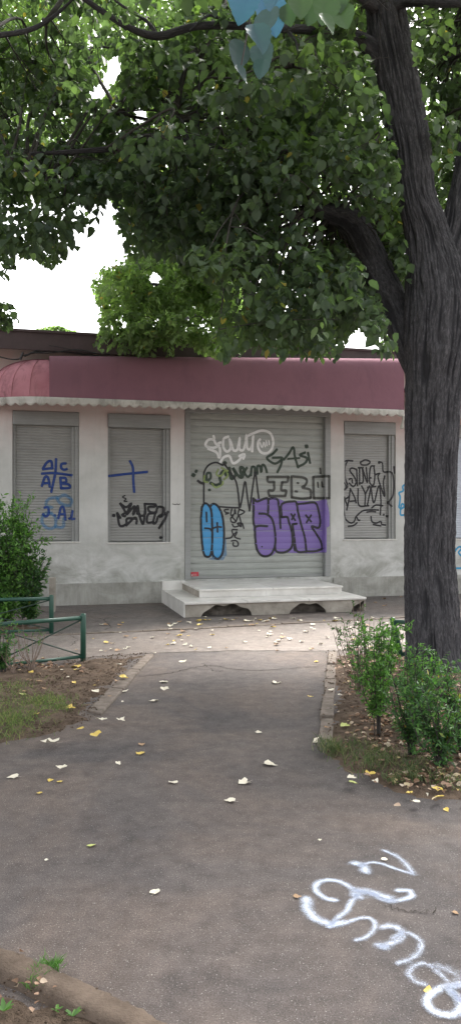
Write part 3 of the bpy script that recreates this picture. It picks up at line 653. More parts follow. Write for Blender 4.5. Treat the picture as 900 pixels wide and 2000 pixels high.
def valance(path, name, par, w=.105, depth=.105, amp=.045, cut=None):
    """path: list of (x,y) along the lower edge"""
    path = [np.array(p) for p in path]; d = [0]
    for a, b in zip(path[:-1], path[1:]): d.append(d[-1]+np.linalg.norm(b-a))
    Lt = d[-1]; n = int(Lt/.018); V = []; Fc = []
    for i in range(n+1):
        s = Lt*i/n; p = np.array([np.interp(s, d, [q[0] for q in path]), np.interp(s, d, [q[1] for q in path])])
        q2 = np.array([np.interp(s+.01, d, [q[0] for q in path]), np.interp(s+.01, d, [q[1] for q in path])]); t = q2-p; t = t/(np.linalg.norm(t)+1e-9); nrm = np.array([t[1], -t[0]])
        u = (s/.165) % 1; dep = depth-.03+amp*math.sin(math.pi*u)+.01*math.sin(s*2.1); 
        for k in range(4):
            f = k/3; ww = .012*math.sin(s*6.1+f)*f+.01*math.sin(s*17)*f
            V.append((p[0]+nrm[0]*(.006+ww), p[1]+nrm[1]*(.006+ww), ZB+.02-dep*f-.02*f*math.sin(s*.9)))
        if i:
            for k in range(3): a = (i-1)*4+k; Fc.append((a, a+4, a+5, a+1))
    o = mesh(name, V, Fc, M['valance'], par, smooth=True)
    sm = o.modifiers.new('t', 'SOLIDIFY'); sm.thickness = .004
    return o
pth = [(AS0-RX*math.sin(math.pi/2*(1-k/20)), -.005-PR*math.cos(math.pi/2*(1-k/20))) for k in range(20)]+[(AS0+(AS1-AS0)*k/40, -.005-PR) for k in range(41)]
valance(pth, 'valance', aw)
# torn loose strip at the right end
V = []; Fc = []
for i in range(12):
    f = i/11; x = AS1-.06+.05*f+.03*math.sin(f*5); V += [(x-.03, -.72-.02*math.sin(f*4), ZB-.03-.3*f), (x+.03+.01*math.sin(f*9), -.73, ZB-.02-.3*f)]
    if i: Fc.append((2*i-2, 2*i-1, 2*i+1, 2*i))
o = mesh('torn_strip', V, Fc, M['valance'], aw, smooth=True); o.modifiers.new('t', 'SOLIDIFY').thickness = .004
MB().tube([(AS0-.02, -PR, ZB+.012), (AS1, -PR, ZB+.012)], [.012, .012], 8).build('front_bar', M['frame'], aw)
# second awning to the right of the tree
B0 = L(792, 780, -.5)[0]; B1 = S1-.4; V = []; Fc = []; zb2 = L(895, 805, -.6)[1]; h2 = .42
for i in range(25):
    s = B0+(B1-B0)*i/24
    for j in range(NP+1):
        c, z = prf(math.pi/2*j/NP); V.append((s, -.006-.6*c, zb2+h2*z))
    if i:
        for j in range(NP): a = (i-1)*(NP+1)+j; Fc.append((a, a+NP+1, a+NP+2, a+1))
aw2 = mesh('awning', V, Fc, M['pink'], shop, smooth=True); aw2['label'] = 'second faded pink awning beyond the tree trunk'
zs_ = ZB; ZB = zb2; valance([(B0, -.606), (B1, -.606)], 'valance', aw2); ZB = zs_
V, Fc, D = stroke_mesh([[(892, 795), (898, 785), (904, 795), (897, 801), (893, 795)], [(910, 785), (910, 800), (922, 800)]], lambda px, py: L(px, py, -.61), None, 3, .5)
mesh('lettering', [(a, -.615, b) for a, b in V], Fc, M['pt_white'], aw2, attr=D)
# cables lying over the awning top
for k, (pts, r_) in enumerate([([(-30, 690), (0, 697), (25, 702), (42, 700), (48, 694), (90, 686), (130, 688), (180, 694), (230, 698)], .011), ([(48, 696), (80, 684), (120, 684), (160, 688), (215, 692)], .016), ([(60, 690), (100, 690), (150, 684), (190, 691)], .010), ([(96, 676), (120, 680), (160, 690)], .005), ([(40, 704), (42, 700), (46, 690)], .022)]):
    q = [(L(x, y, -.3)[0], -.3-.02*k, L(x, y, -.3)[1]) for x, y in pts]; q = [tuple(p) for p in catmull(q, 5)]
    MB().tube(q, [r_]*len(q), 6).build('cable', M['cable'], shop)

# ------------------------------------------------------------------ entrance steps
steps = empty('entrance_steps', (W0.x, W0.y, 0), TH)
tag(steps, 'two marble-clad steps with broken riser in front of the wide shutter', 'steps')
zl, zu = .24, .375
yl = -1.62; yu = -1.05
def Ld(px, py, z):      # pixel on a horizontal plane -> local (s, d)
    p = G(px, py, z); q = Vector(p[:2])-W0; return q.dot(U), q.dot(Vv)
a_ = Ld(357, 1175, zl); b_ = Ld(718, 1167, zl); yl = (a_[1]+b_[1])/2; c_ = Ld(388, 1151, zu); d_ = Ld(668, 1144, zu); yu = (c_[1]+d_[1])/2
print('STEPS', a_, b_, c_, d_, 'ZB', ZB, 'wins', wins, 'door', dx0, dx1, dz0, dz1)
lx0, lx1, ux0, ux1 = a_[0], b_[0], c_[0], d_[0]
mid = (lx0+lx1)/2+.2
for x0, x1 in ((lx0, lx0+(lx1-lx0)*.33), (lx0+(lx1-lx0)*.33+.01, lx0+(lx1-lx0)*.67), (lx0+(lx1-lx0)*.67+.01, lx1)):
    MB().box(x0, x1, yl-.04, -.035, zl-.035, zl).build('tread', M['marble'], steps, bevel=.006)
for x0, x1 in ((ux0, (ux0+ux1)/2), ((ux0+ux1)/2+.01, ux1)):
    MB().box(x0, x1, yu-.04, -.037, zu-.03, zu).build('tread', M['marble'], steps, bevel=.006)
for x0, x1 in ((ux0+.01, (ux0+ux1)/2-.1), ((ux0+ux1)/2-.096, ux1-.01)):
    MB().box(x0, x1, yu, yu+.02, zl+.002, zu-.032).build('riser', M['marble'], steps)
MB().box(ux0+.01, ux1-.01, yu+.022, -.04, zl+.002, zu-.032).build('step_core', M['concrete'], steps)
# lower riser panel with two broken arches
def arch(x, c, hw, h):
    t = (x-c)/hw; return h*math.sqrt(max(0, 1-t*t))*(1+.1*math.sin(x*23)) if abs(t) < 1 else 0
cA = Ld(436, 1198, .02)[0]; cB = Ld(584, 1190, .02)[0]; cC = Ld(690, 1185, .02)[0]
def edge(x): return max(arch(x, cA, .40, .185), arch(x, cB, .31, .165), arch(x, cC, .26, .17))
V = []; Fc = []; K = 160; zt_ = zl-.037
for i in range(K+1):
    x = lx0+.02+(lx1-lx0-.04)*i/K; e = min(zt_-.01, edge(x)); e = e if e > .005 else -.03
    V += [(x, yl+.01, e), (x, yl+.01, zt_), (x, yl+.05, e), (x, yl+.05, zt_)]
    if i: b = 4*(i-1); Fc += [(b, b+4, b+5, b+1), (b+2, b+3, b+7, b+6), (b, b+2, b+6, b+4), (b+1, b+5, b+7, b+3)]
Fc += [(0, 1, 3, 2), (4*K, 4*K+2, 4*K+3, 4*K+1)]
mesh('riser', V, Fc, M['concrete'], steps)
MB().box(lx0+.002, lx0+.018, yl+.01, -.04, -.03, zt_).build('side_panel', M['marble'], steps)
MB().box(lx1-.018, lx1-.002, yl+.01, -.04, -.03, zt_).build('side_panel', M['concrete'], steps)
# rubble core behind the broken arches
xx = np.linspace(lx0+.05, lx1-.05, 90); zz = np.linspace(-.03, zt_-.002, 10); X_, Z_ = np.meshgrid(xx, zz)
Y_ = yl+.12+.10*vnoise(X_*9+20, Z_*9+20, 3)+.05*vnoise(X_*25+20, Z_*25+20, 4)
idx = np.arange(X_.size).reshape(X_.shape); f = np.stack([idx[:-1, :-1], idx[:-1, 1:], idx[1:, 1:], idx[1:, :-1]], -1).reshape(-1, 4)
fastmesh('rubble_core', np.stack([X_, Y_, Z_], -1).reshape(-1, 3), 4, M['rubble'], steps, faces=f)

# ------------------------------------------------------------------ fences
def fence(name, A, B, h, label, lean=0, brace=True, bottom=True, posts=(1, 1), r=.03, rh=.024, group=None, tilt=(0, 0)):
    A = Vector(A); B = Vector(B); root = empty(name, A); tag(root, label, 'fence', group); d = B-A; up = Vector((tilt[0], tilt[1], 1)).normalized()
    o0 = Vector((0, 0, 0))
    if posts[0]: MB().tube([o0-up*.1, up*(h-.012), up*h], [r, r, r*.8], 14).build('post', M['green'], root, True)
    if posts[1]: MB().tube([d-up*.1, d+up*(h-.012), d+up*h], [r, r, r*.8], 14).build('post', M['green'], root, True)
    n = d.normalized()
    MB().tube([up*(h-.045)+n*r*.5, d+up*(h-.045)-n*r*.5], [rh, rh], 12).build('top_rail', M['green'], root, True)
    if bottom: MB().tube([up*.05+n*r*.5, d+up*.05-n*r*.5], [rh*.75, rh*.75], 12).build('bottom_rail', M['green'], root, True)
    if brace:
        MB().tube([up*(h-.07)+n*r, d+up*.07-n*r], [.008, .008], 6).build('brace', M['rod'], root)
        MB().tube([up*.07+n*r, d+up*(h-.07)-n*r], [.008, .008], 6).build('brace', M['rod'], root)
    return root
pA = G(163, 1291); pB = G(-22, 1312)
fence('tube_fence', pA, pB, .51, 'nearer green tube fence panel with crossed rods on the left bed')
pA2 = G(101, 1238); pB2 = G(-140, 1246)
fence('tube_fence', pA2, pB2, .51, 'farther green tube fence panel below the leafy shrub on the left')
pA3 = G(783, 1287); pB3 = G(1010, 1303)
fence('tube_fence', pA3, pB3, .46, 'green tube fence with a leaning post behind the tree trunk', tilt=(-.22, 0))
c = G(103, 1196); o = MB().box(-.045, .045, -.045, .045, -.1, .56).build('concrete_post', M['concrete'], None, bevel=.01); o.location = c
tag(o, 'short grey concrete post behind the farther green fence', 'post')

# ------------------------------------------------------------------ foliage toolkit
TPL = np.array([(0, 0, 0), (.10, .30, .05), (.42, .46, .09), (.78, .24, .03), (1.0, 0, -.12), (.78, -.24, .03), (.42, -.46, .09), (.10, -.30, .05)], float)
TPLN = np.array([(0, 0, 0), (.2, .13, .02), (.5, .19, .03), (.8, .11, .0), (1.0, 0, -.08), (.8, -.11, .0), (.5, -.19, .03), (.2, -.13, .02)], float)
FT = np.array([(0, 1, 2, 3, 4), (0, 4, 5, 6, 7)])
def leaves(name, pos, tip, nrm, size, mat, parent, narrow=False, rnd=None):
    pos = np.asarray(pos); n = len(pos); tpl = TPLN if narrow else TPL
    tip = tip/np.linalg.norm(tip, axis=1, keepdims=True); nrm = nrm-tip*np.sum(nrm*tip, 1, keepdims=True); nrm = nrm/(np.linalg.norm(nrm, axis=1, keepdims=True)+1e-9)
    sd_ = np.cross(nrm, tip); curl = rng.uniform(.4, 2.0, n)[:, None, None]
    V = pos[:, None]+size[:, None, None]*(tpl[None, :, 0:1]*tip[:, None]+tpl[None, :, 1:2]*sd_[:, None]+tpl[None, :, 2:3]*curl*nrm[:, None])
    f = (FT[None]+8*np.arange(n)[:, None, None]).reshape(-1, 5)
    if rnd is None: rnd = rng.random(n)
    return fastmesh(name, V.reshape(-1, 3), 5, mat, parent, rnd=np.repeat(rnd, 2), faces=f)
def proj(p): return 450+F*p[:, 0]/p[:, 1], 1000-F*(p[:, 2]-CAMH)/p[:, 1]
def sweep(name, pts, rad, parent, mat, n=20, sub=6, rough=.0, seed=0, label=None, freq=11):
    """limb with furrowed bark: displaced tube, UV in metres, 'dens' = ridge height"""
    cur = catmull([(*p, r) for p, r in zip(pts, rad)], sub); m = len(cur)
    C = np.array([c[:3] for c in cur]); Rr = np.array([c[3] for c in cur])
    T_ = np.gradient(C, axis=0); T_ /= np.linalg.norm(T_, axis=1, keepdims=True)
    a = np.array([0, 1.0, 0]); A_ = []
    for i in range(m):
        a = a-T_[i]*a.dot(T_[i]); a = a/np.linalg.norm(a); A_.append(a.copy())
    A_ = np.array(A_); B_ = np.cross(T_, A_); s = np.concatenate([[0], np.cumsum(np.linalg.norm(np.diff(C, axis=0), axis=1))])
    th = np.linspace(0, 2*np.pi, n+1); r0 = Rr.max(); nu = max(6, int(freq*2*np.pi*r0/1.0*1.6))
    uu, ss = np.meshgrid(th/(2*np.pi)*nu, s); 
    wv = (vnoise(uu*.5+seed, ss*2.2, seed+1, None)-.5)*1.6+(vnoise(uu+3, ss*6, seed+6)-.5)*.7
    fade = np.minimum(1, np.minimum(uu, uu.max()-uu)/1.0)
    nu = int(nu*1.3); uu = uu*1.3; h1 = vnoise(uu+wv*fade, ss*2.2, seed+2, nu); h2 = vnoise(uu*2+wv*2*fade, ss*5.5, seed+3, nu*2)
    hh = 1-np.abs(h1*2-1)*1.0; hh = .65*hh+.35*(1-np.abs(2*h2-1))
    big = vnoise(uu*3/nu, ss*1.1, seed+4, 3)
    rr = Rr[:, None]*(1+.09*(big-.5))+rough*(hh-.6)
    Vt = C[:, None]+rr[..., None]*(A_[:, None]*np.cos(th)[None, :, None]+B_[:, None]*np.sin(th)[None, :, None])
    idx = np.arange(m*(n+1)).reshape(m, n+1); f = np.stack([idx[:-1, :-1], idx[:-1, 1:], idx[1:, 1:], idx[1:, :-1]], -1).reshape(-1, 4)
    o = fastmesh(name, Vt.reshape(-1, 3), 4, mat, parent, faces=f, smooth=True); me = o.data
    at = me.attributes.new('dens', 'FLOAT', 'POINT'); at.data.foreach_set('value', hh.ravel().astype(np.float32))
    l = me.uv_layers.new(name='UVMap'); ix = np.empty(len(me.loops), dtype=np.int32); me.loops.foreach_get('vertex_index', ix)
    uvs = np.stack([(th/(2*np.pi))[None]*2*np.pi*r0*np.ones((m, 1)), ss], -1).reshape(-1, 2); l.data.foreach_set('uv', uvs[ix].astype(np.float32).ravel())
    if label: o['label'] = label
    return o, C

def crown(parent, clumps, nl, size, mat, skel, allow=None, droop=.6, twigs=True, name='crown', tmat=None, leafrad=1.0):
    """clumps: array (x,y,z,r). leaves grow along drooping twigs inside each clump"""
    P_, Ti, Nr, Sz, tw = [], [], [], [], MB()
    skel = np.asarray(skel) if skel is not None else None
    for (cx, cy, cz, r) in clumps:
        nt_ = max(3, int(nl*(r/.45)**2/14)); c = np.array([cx, cy, cz])
        for k in range(nt_):
            d = rng.normal(size=3); d[2] = d[2]*.6+.1; d /= np.linalg.norm(d)
            st0 = c+d*r*rng.uniform(.05, .6)*leafrad; ln = r*rng.uniform(.7, 1.25); pts = []
            nl_ = rng.integers(10, 18)
            for j in range(nl_):
                f = (j+.5)/nl_; p = st0+d*ln*f+np.array([0, 0, -droop*ln*f*f]); pts.append(p)
                az = rng.uniform(0, 2*np.pi); ho = np.array([math.cos(az), math.sin(az), 0])
                tip = d*.5+ho*.8+np.array([0, 0, -rng.uniform(.3, 1.3)]); nrm = np.array([0, 0, 1.0])+rng.normal(size=3)*.45+ho*.5
                P_.append(p+ho*rng.uniform(.01, .06)); Ti.append(tip); Nr.append(nrm); Sz.append(size*rng.uniform(.6, 1.25))
    P_ = np.array(P_); Ti = np.array(Ti); Nr = np.array(Nr); Sz = np.array(Sz)
    if allow is not None:
        px, py = proj(P_); k = allow(px, py, P_); P_, Ti, Nr, Sz = P_[k], Ti[k], Nr[k], Sz[k]
    # lighter / deeper growth comes in patches
    rn = np.clip(.5*rng.random(len(P_))+.5*vnoise(P_[:, 0]*1.6+40, P_[:, 2]*1.6+P_[:, 1]*.9+40, 5)+np.where(rng.random(len(P_)) < .012, .6, 0), 0, 1)
    leaves(name, P_, Ti, Nr, Sz, mat, parent, rnd=rn)
    return len(P_)
def feeders(parent, clumps, skel, mat, r0=.022, allow=None, name='branches', frac=1.0):
    """branches from the limbs out to each clump with side twigs"""
    mb = MB(); skel = np.asarray(skel)
    for (cx, cy, cz, r) in clumps:
        if rng.random() > frac: continue
        c = np.array([cx, cy, cz]); dd = np.linalg.norm(skel-c, axis=1)+np.maximum(0, skel[:, 2]-cz)*.6; a = skel[dd.argmin()]; ln = np.linalg.norm(c-a)
        if ln < .3: continue
        m = a+(c-a)*.5+np.array([rng.normal()*.12*ln, rng.normal()*.12*ln, .16*ln]); q = [a, m, c]
        if allow is not None:
            pj = np.array([a, m, c]); px, py = proj(pj); 
            if not allow(px, py, pj).all(): continue
        cu = catmull(q, 5)
        if allow is not None:
            pj = np.array(cu); px, py = proj(pj)
            if not allow(px, py, pj).all(): continue
        rr = r0*min(1.6, .5+ln*.28); mb.tube(cu, [rr*(1-.75*i/(len(cu)-1)) for i in range(len(cu))], 5)
        for k in range(5):
            e = c+rng.normal(size=3)*r*np.array([.7, .7, .5])-np.array([0, 0, r*.25]); b = cu[rng.integers(4, len(cu))]
            mm = (b+e)/2+np.array([0, 0, .1*r])
            if allow is not None:
                pj = np.array([b, mm, e, (mm+e)/2]); px, py = proj(pj)
                if not allow(px, py, pj).all(): continue
            mb.tube([b, mm, e], [rr*.3, rr*.2, .002], 4)
    if mb.v: mb.build(name, mat, parent, True)

FR = [(-900, -2500), (2200, -2500), (2200, 640), (900, 700), (780, 694), (735, 692), (722, 655), (712, 634), (690, 640), (672, 650), (660, 668), (664, 690), (640, 697), (600, 688), (560, 694), (520, 697), (480, 690), (450, 697), (425, 690), (414, 640), (428, 590), (420, 560), (390, 540),
      (330, 505), (285, 498), (262, 508), (243, 478), (230, 440), (228, 400), (215, 384), (200, 382), (190, 395), (184, 430), (176, 458), (150, 452), (143, 482), (116, 492), (106, 524), (90, 512), (60, 500), (40, 495), (22, 512), (10, 545), (-60, 560), (-900, 600)]
H1 = [(214, 112), (228, 104), (246, 122), (236, 148), (216, 168), (202, 192), (174, 192), (170, 172), (198, 160)]
H2 = [(256, 206), (284, 203), (291, 232), (272, 243), (256, 224)]
LIMBS = [(690, -20), (790, -20), (806, 100), (826, 200), (842, 300), (858, 400), (900, 250), (960, 100), (960, 760), (770, 760), (768, 660), (735, 575), (700, 510), (655, 455), (612, 425), (640, 395), (700, 405), (745, 450), (775, 520), (800, 560), (790, 430), (770, 300), (752, 200), (722, 110)]
def allowF(px, py, p):
    j = (vnoise(p[:, 0]*7+60, p[:, 2]*7+60, 3)-.5)*26
    a = inpoly(px+j, py+j, FR) & ~inpoly(px, py, H1) & ~inpoly(px, py, H2)
    # keep the trunk and the big limbs clear of leaves hanging in front of them
    lim = inpoly(px, py, LIMBS) & (p[:, 1] < 8.6)
    gap = (vnoise(px/46+40+p[:, 1]*.25, py/46+40, 77) > np.where((px < 330) & (py < 300), .5, .66)) & (p[:, 1] < 11) & (py > 0) & (py < 620) & (px > -20)
    inner = inpoly(px+j*.5-8, py+22+j, FR)          # only thin out away from the crown's rim
    thin = gap & inner & (rng.random(len(px)) < .62)
    br = (np.abs(py-60) < 16) & (px > 200) & (px < 720) & (p[:, 1] < 7.2)
    return a & ~lim & ~thin & ~br
def sample_clumps(n, xr, yr, Yr, rr, test=None, seed=0, dens=None):
    r = np.random.default_rng(seed); out = []
    while len(out) < n:
        px = r.uniform(*xr); py = r.uniform(*yr); Y = Yr[0]+(Yr[1]-Yr[0])*r.random()**.8; 
        if test and not test(px, py, Y): continue
        p = P(px, py, Y); out.append((p.x, p.y, p.z, r.uniform(*rr)))
    return out
def ok(px, py, Y): return bool(inpoly(np.array([px]), np.array([py+12]), FR)[0]) and not (150 < px < 260 and 85 < py < 210)

# ---- main tree on the right
YT = 7.74
tb = G(846, 1310)
treeA = empty('linden_tree', (0, 0, 0)); tag(treeA, 'big forked tree with deeply furrowed bark in the right-hand bed', 'tree')
def tp(lst, Y=YT): 
    pts = []; rad = []
    for e in lst:
        x, y, w_ = e[:3]; yy = e[3] if len(e) > 3 else Y
        pts.append(tuple(P(x, y, yy))); rad.append(w_/2/F*yy)
    return pts, rad
SK = []
pts, rad = tp([(852, 1345, 150), (850, 1318, 124), (847, 1270, 108), (843, 1190, 99), (838, 1090, 93), (839, 980, 94), (841, 880, 97), (845, 780, 104), (852, 690, 122), (856, 610, 126), (850, 540, 112), (842, 500, 96), (832, 450, 80), (815, 390, 70), (800, 300, 74), (783, 200, 77), (763, 100, 78), (752, 20, 72), (744, -80, 62), (735, -300, 56), (750, -650, 45), (760, -1100, 25)])
tr, C = sweep('trunk', pts, rad, treeA, M['bark'], 260, 26, .048, 1); SK.append(C[150:])
pts, rad = tp([(862, 700, 90), (868, 620, 88), (880, 540, 80, 7.8), (896, 440, 66, 7.85), (915, 330, 58, 7.9), (935, 200, 54, 8), (955, 50, 50, 8.1), (985, -200, 42, 8.3), (1040, -500, 26, 8.6)])
o, C = sweep('limb', pts, rad, treeA, M['bark'], 150, 18, .03, 2, 'upright limb leaning right from the fork'); SK.append(C[40:])
pts, rad = tp([(835, 770, 40, 7.8), (812, 715, 50, 7.88), (790, 660, 54, 7.95), (768, 600, 56, 8.05), (745, 545, 58, 8.15), (718, 490, 56, 8.2), (695, 447, 52, 8.2), (668, 424, 46, 8.15), (645, 418, 36, 8.1), (610, 400, 22, 8.0), (540, 345, 17, 7.9), (470, 302, 14, 7.8), (370, 280, 14, 7.8), (290, 268, 12, 7.7), (230, 288, 10, 7.6), (150, 296, 7, 7.5), (60, 300, 4, 7.4)])
o, C = sweep('limb', pts, rad, treeA, M['bark'], 100, 12, .02, 3, 'low limb arching left over the shop'); SK.append(C[60:])
pts, rad = tp([(752, 130, 50, 7.74), (725, 95, 36, 7.7), (690, 70, 24, 7.6), (650, 60, 18, 7.5), (560, 56, 15, 7.3), (450, 50, 14, 7.1), (380, 52, 14, 7.0), (310, 70, 15, 6.9), (255, 55, 12, 6.8), (200, 22, 10, 6.7), (130, -30, 8, 6.6), (40, -120, 5, 6.5)])
o, C = sweep('limb', pts, rad, treeA, M['bark'], 36, 8, .006, 4, 'thin horizontal limb near the top'); SK.append(C[20:])
pts, rad = tp([(745, 20, 30, 7.74), (790, 4, 20, 7.5), (860, 4, 18, 7.2), (930, -2, 16, 7.0), (1050, -60, 10, 6.8)])
o, C = sweep('limb', pts, rad, treeA, M['bark'], 30, 6, .005, 5); SK.append(C)
pts, rad = tp([(745, 30, 30, 7.74), (715, 0, 24, 7.5), (690, -20, 18, 7.0), (640, -80, 14, 6), (600, -300, 9, 4.6)])
o, C = sweep('limb', pts, rad, treeA, M['bark'], 30, 6, .005, 6); SK.append(C)
for lst in ([(310, 72, 9, 6.9), (285, 40, 7, 6.9), (240, 12, 5, 6.8), (200, -20, 3, 6.8)], [(385, 285, 8, 7.8), (388, 200, 5, 7.7), (392, 130, 4, 7.6), (405, 60, 3, 7.4)],
            [(370, 280, 7, 7.8), (350, 230, 5, 7.9), (290, 215, 4, 7.9), (230, 220, 3, 8)], [(450, 52, 6, 7.1), (410, 30, 5, 7), (370, 60, 3, 6.9)], [(560, 56, 7, 7.3), (580, 90, 5, 7.2), (570, 130, 3, 7.1)]):
    pts, rad = tp(lst); o, C = sweep('limb', pts, rad, treeA, M['bark'], 10, 6, .001, 7); SK.append(C)
SKA = np.concatenate(SK)
clA = sample_clumps(150, (225, 800), (20, 660), (6.2, 10.2), (.3, .55), ok, 1)
clA += sample_clumps(42, (240, 780), (270, 640), (7.0, 9.5), (.3, .5), ok, 2)
clA += sample_clumps(45, (380, 800), (-60, 300), (8.0, 12.0), (.4, .6), ok, 8)
clA += sample_clumps(40, (800, 1150), (-200, 600), (8.6, 12.0), (.4, .65), None, 3)
clA += sample_clumps(34, (820, 1000), (0, 430), (8.7, 10.5), (.35, .5), None, 15)
clA += sample_clumps(24, (520, 780), (470, 670), (8.6, 10.5), (.3, .42), ok, 12)
front = [c for c in clA]
nA = crown(treeA, clA, 185, .088, M['leafA'], SKA, allowF)
clA2 = sample_clumps(50, (-200, 1700), (-1500, -60), (4.0, 11.0), (.5, .8), None, 4)     # unseen crown leaves added above the frame to shade the scene
r4 = np.random.default_rng(5)
clA3 = [(r4.uniform(-3, 7), r4.uniform(.5, 8), r4.uniform(6.5, 9.5), r4.uniform(.5, .9)) for _ in range(38)]  # overhead leaves out of view, added for their shade
crown(treeA, clA2+clA3, 70, .14, M['leafA'], SKA, lambda px, py, p: (py < 0) | (p[:, 1] < .5) | (px < -40) | (px > 960), name='unseen_shade_crown')
feeders(treeA, clA, SKA[(SKA[:, 2] > 5.4) | (SKA[:, 0] < 1.1)], M['twig'], .02, lambda px, py, p: inpoly(px, py, FR) & ~inpoly(px, py, H1) & ~((px > 600) & inpoly(px, py, LIMBS) & (p[:, 1] < 8.0) & (py > 150)))

# ---- left tree, trunk outside the frame
treeB = empty('linden_tree', (0, 0, 0)); tag(treeB, 'tree reaching in from the left edge with dark leaves against the bright sky', 'tree')
tb2 = P(-420, 1000, 6.8); base = (tb2.x, 6.8, 0)
o, CB = sweep('trunk', [(base[0], 6.8, -.1), (base[0]+.02, 6.8, 1.2), (base[0]-.03, 6.82, 2.6), (base[0]+.05, 6.85, 4.2), (base[0]+.2, 6.9, 6.5), (base[0]+.3, 7.0, 9)], [.27, .21, .19, .17, .12, .05], treeB, M['bark'], 90, 20, .02, 11)
SKB = [CB[60:]]
pts, rad = tp([(-400, 190, 26, 6.85), (-200, 110, 18, 6.9), (-60, 75, 12, 6.9), (10, 68, 10, 6.9), (60, 58, 9, 6.9), (100, 36, 7, 6.9), (145, -5, 5, 6.8), (180, -60, 3, 6.8)])
o, C = sweep('limb', pts, rad, treeB, M['bark'], 24, 8, .004, 12); SKB.append(C)
pts, rad = tp([(-400, 420, 26, 6.85), (-220, 360, 18, 7.1), (-80, 340, 11, 7.3), (20, 330, 7, 7.5), (80, 360, 5, 7.6), (130, 400, 3, 7.7)])
o, C = sweep('limb', pts, rad, treeB, M['bark'], 24, 8, .004, 13); SKB.append(C)
SKB = np.concatenate(SKB)
okB = lambda px, py, Y: ok(px, py, Y) 
clB = sample_clumps(36, (-160, 235), (-40, 330), (7.5, 9.5), (.3, .5), okB, 21) + sample_clumps(22, (-60, 225), (40, 300), (8.5, 10.5), (.35, .5), okB, 24) + sample_clumps(52, (-160, 225), (280, 525), (7.0, 9.2), (.28, .48), okB, 22)
clB += [(*P(-12, 612, 9.2), .3), (*P(-30, 600, 9.0), .35), (*P(0, 600, 9.4), .3), (*P(-20, 605, 9.5), .28), (*P(-45, 570, 9.3), .35), (*P(5, 618, 9.6), .16), (*P(-60, 620, 9.4), .3)]
def allowB(px, py, p): return allowF(px, py, p) | inpoly(px, py, [(-400, 540), (-5, 580), (22, 592), (38, 622), (30, 640), (10, 636), (-10, 655), (-400, 680)])
crown(treeB, clB, 185, .085, M['leafB'], SKB, allowB)
feeders(treeB, clB, SKB, M['twig'], .018, lambda px, py, p: (inpoly(px, py, FR) & ~inpoly(px, py, H1)) | (px < -30), frac=.6)
clB2 = [(base[0]+r4.uniform(-2.5, 3.5), r4.uniform(2.0, 10), r4.uniform(5.5, 9.5), r4.uniform(.5, .8)) for _ in range(50)]  # unseen leaves of the left tree, added for shading
crown(treeB, clB2, 70, .14, M['leafB'], SKB, lambda px, py, p: (py < 0) | (px < -40), name='unseen_shade_crown')

# ---- bright tree behind the shop, hanging over the roof
treeC = empty('linden_tree', (0, 0, 0)); tag(treeC, 'sunlit bright green tree hanging over the shop roof at the middle', 'tree')
tcx = 0.6; tcy = 24.5
o, CC = sweep('trunk', [(tcx, tcy, -.1), (tcx+.1, tcy, 2), (tcx, tcy-.2, 4.6), (tcx-.1, tcy-.5, 8), (tcx, tcy-.6, 12)], [.34, .28, .25, .18, .06], treeC, M['bark'], 60, 16, .02, 31)
SKC = [CC[30:]]
for lst in ([(480, 770, 26, 24), (470, 660, 20, 20), (440, 600, 14, 16), (410, 575, 9, 14), (395, 560, 7, 13.2), (410, 600, 5, 12.9), (425, 640, 3, 12.7)], [(440, 600, 8, 16), (350, 570, 7, 14.5), (300, 555, 6, 13.4), (262, 570, 3, 13.0)], [(440, 600, 8, 16), (370, 620, 6, 14), (330, 640, 4, 13), (300, 665, 3, 12.7)], [(470, 660, 10, 20), (330, 500, 10, 18), (200, 300, 7, 17), (120, 200, 4, 16)]):
    pts, rad = tp(lst); o, C = sweep('limb', pts, rad, treeC, M['bark'], 14, 8, .002, 32); SKC.append(C)
SKC = np.concatenate(SKC)
CP = [(183, 548), (192, 528), (215, 522), (240, 512), (265, 495), (300, 430), (330, 380), (420, 380), (470, 450), (470, 690), (440, 693), (400, 694), (370, 672), (345, 690), (330, 697), (262, 697), (252, 686), (225, 690), (196, 690), (190, 650), (197, 600), (184, 566)]
HC = [(288, 532), (305, 525), (320, 540), (308, 558), (292, 556)]
HC2 = [(235, 620), (242, 612), (248, 640), (236, 642)]
UP = [(-100, -300), (560, -300), (560, 420), (240, 420), (215, 380), (190, 385), (150, 360), (-100, 360)]
def allowC(px, py, p):
    j = (vnoise(p[:, 0]*5+60, p[:, 2]*5+60, 13)-.5)*18
    return ((inpoly(px+j, py+j, CP) & ~inpoly(px, py, HC) & ~inpoly(px, py, HC2)) | (inpoly(px, py, UP) & ~inpoly(px, py, H1) & ~inpoly(px, py, H2)) | (px < -60) | (px > 960) | (py < -30) | ((px > 560) & (py < 690)))
clC = sample_clumps(62, (200, 455), (515, 688), (12.2, 13.0), (.25, .42), lambda x, y, Y: bool(inpoly(np.array([x]), np.array([y]), CP)[0]), 41)
clC += sample_clumps(60, (190, 470), (400, 600), (13.4, 18), (.5, .9), lambda x, y, Y: bool(inpoly(np.array([x]), np.array([y]), CP)[0]), 42)
clC += sample_clumps(120, (-60, 640), (-150, 400), (12, 18), (.6, 1.0), None, 43)
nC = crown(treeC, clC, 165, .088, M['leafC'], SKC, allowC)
feeders(treeC, [c for c in clC if c[1] < 13.3], SKC, M['twig'], .016, allowC)

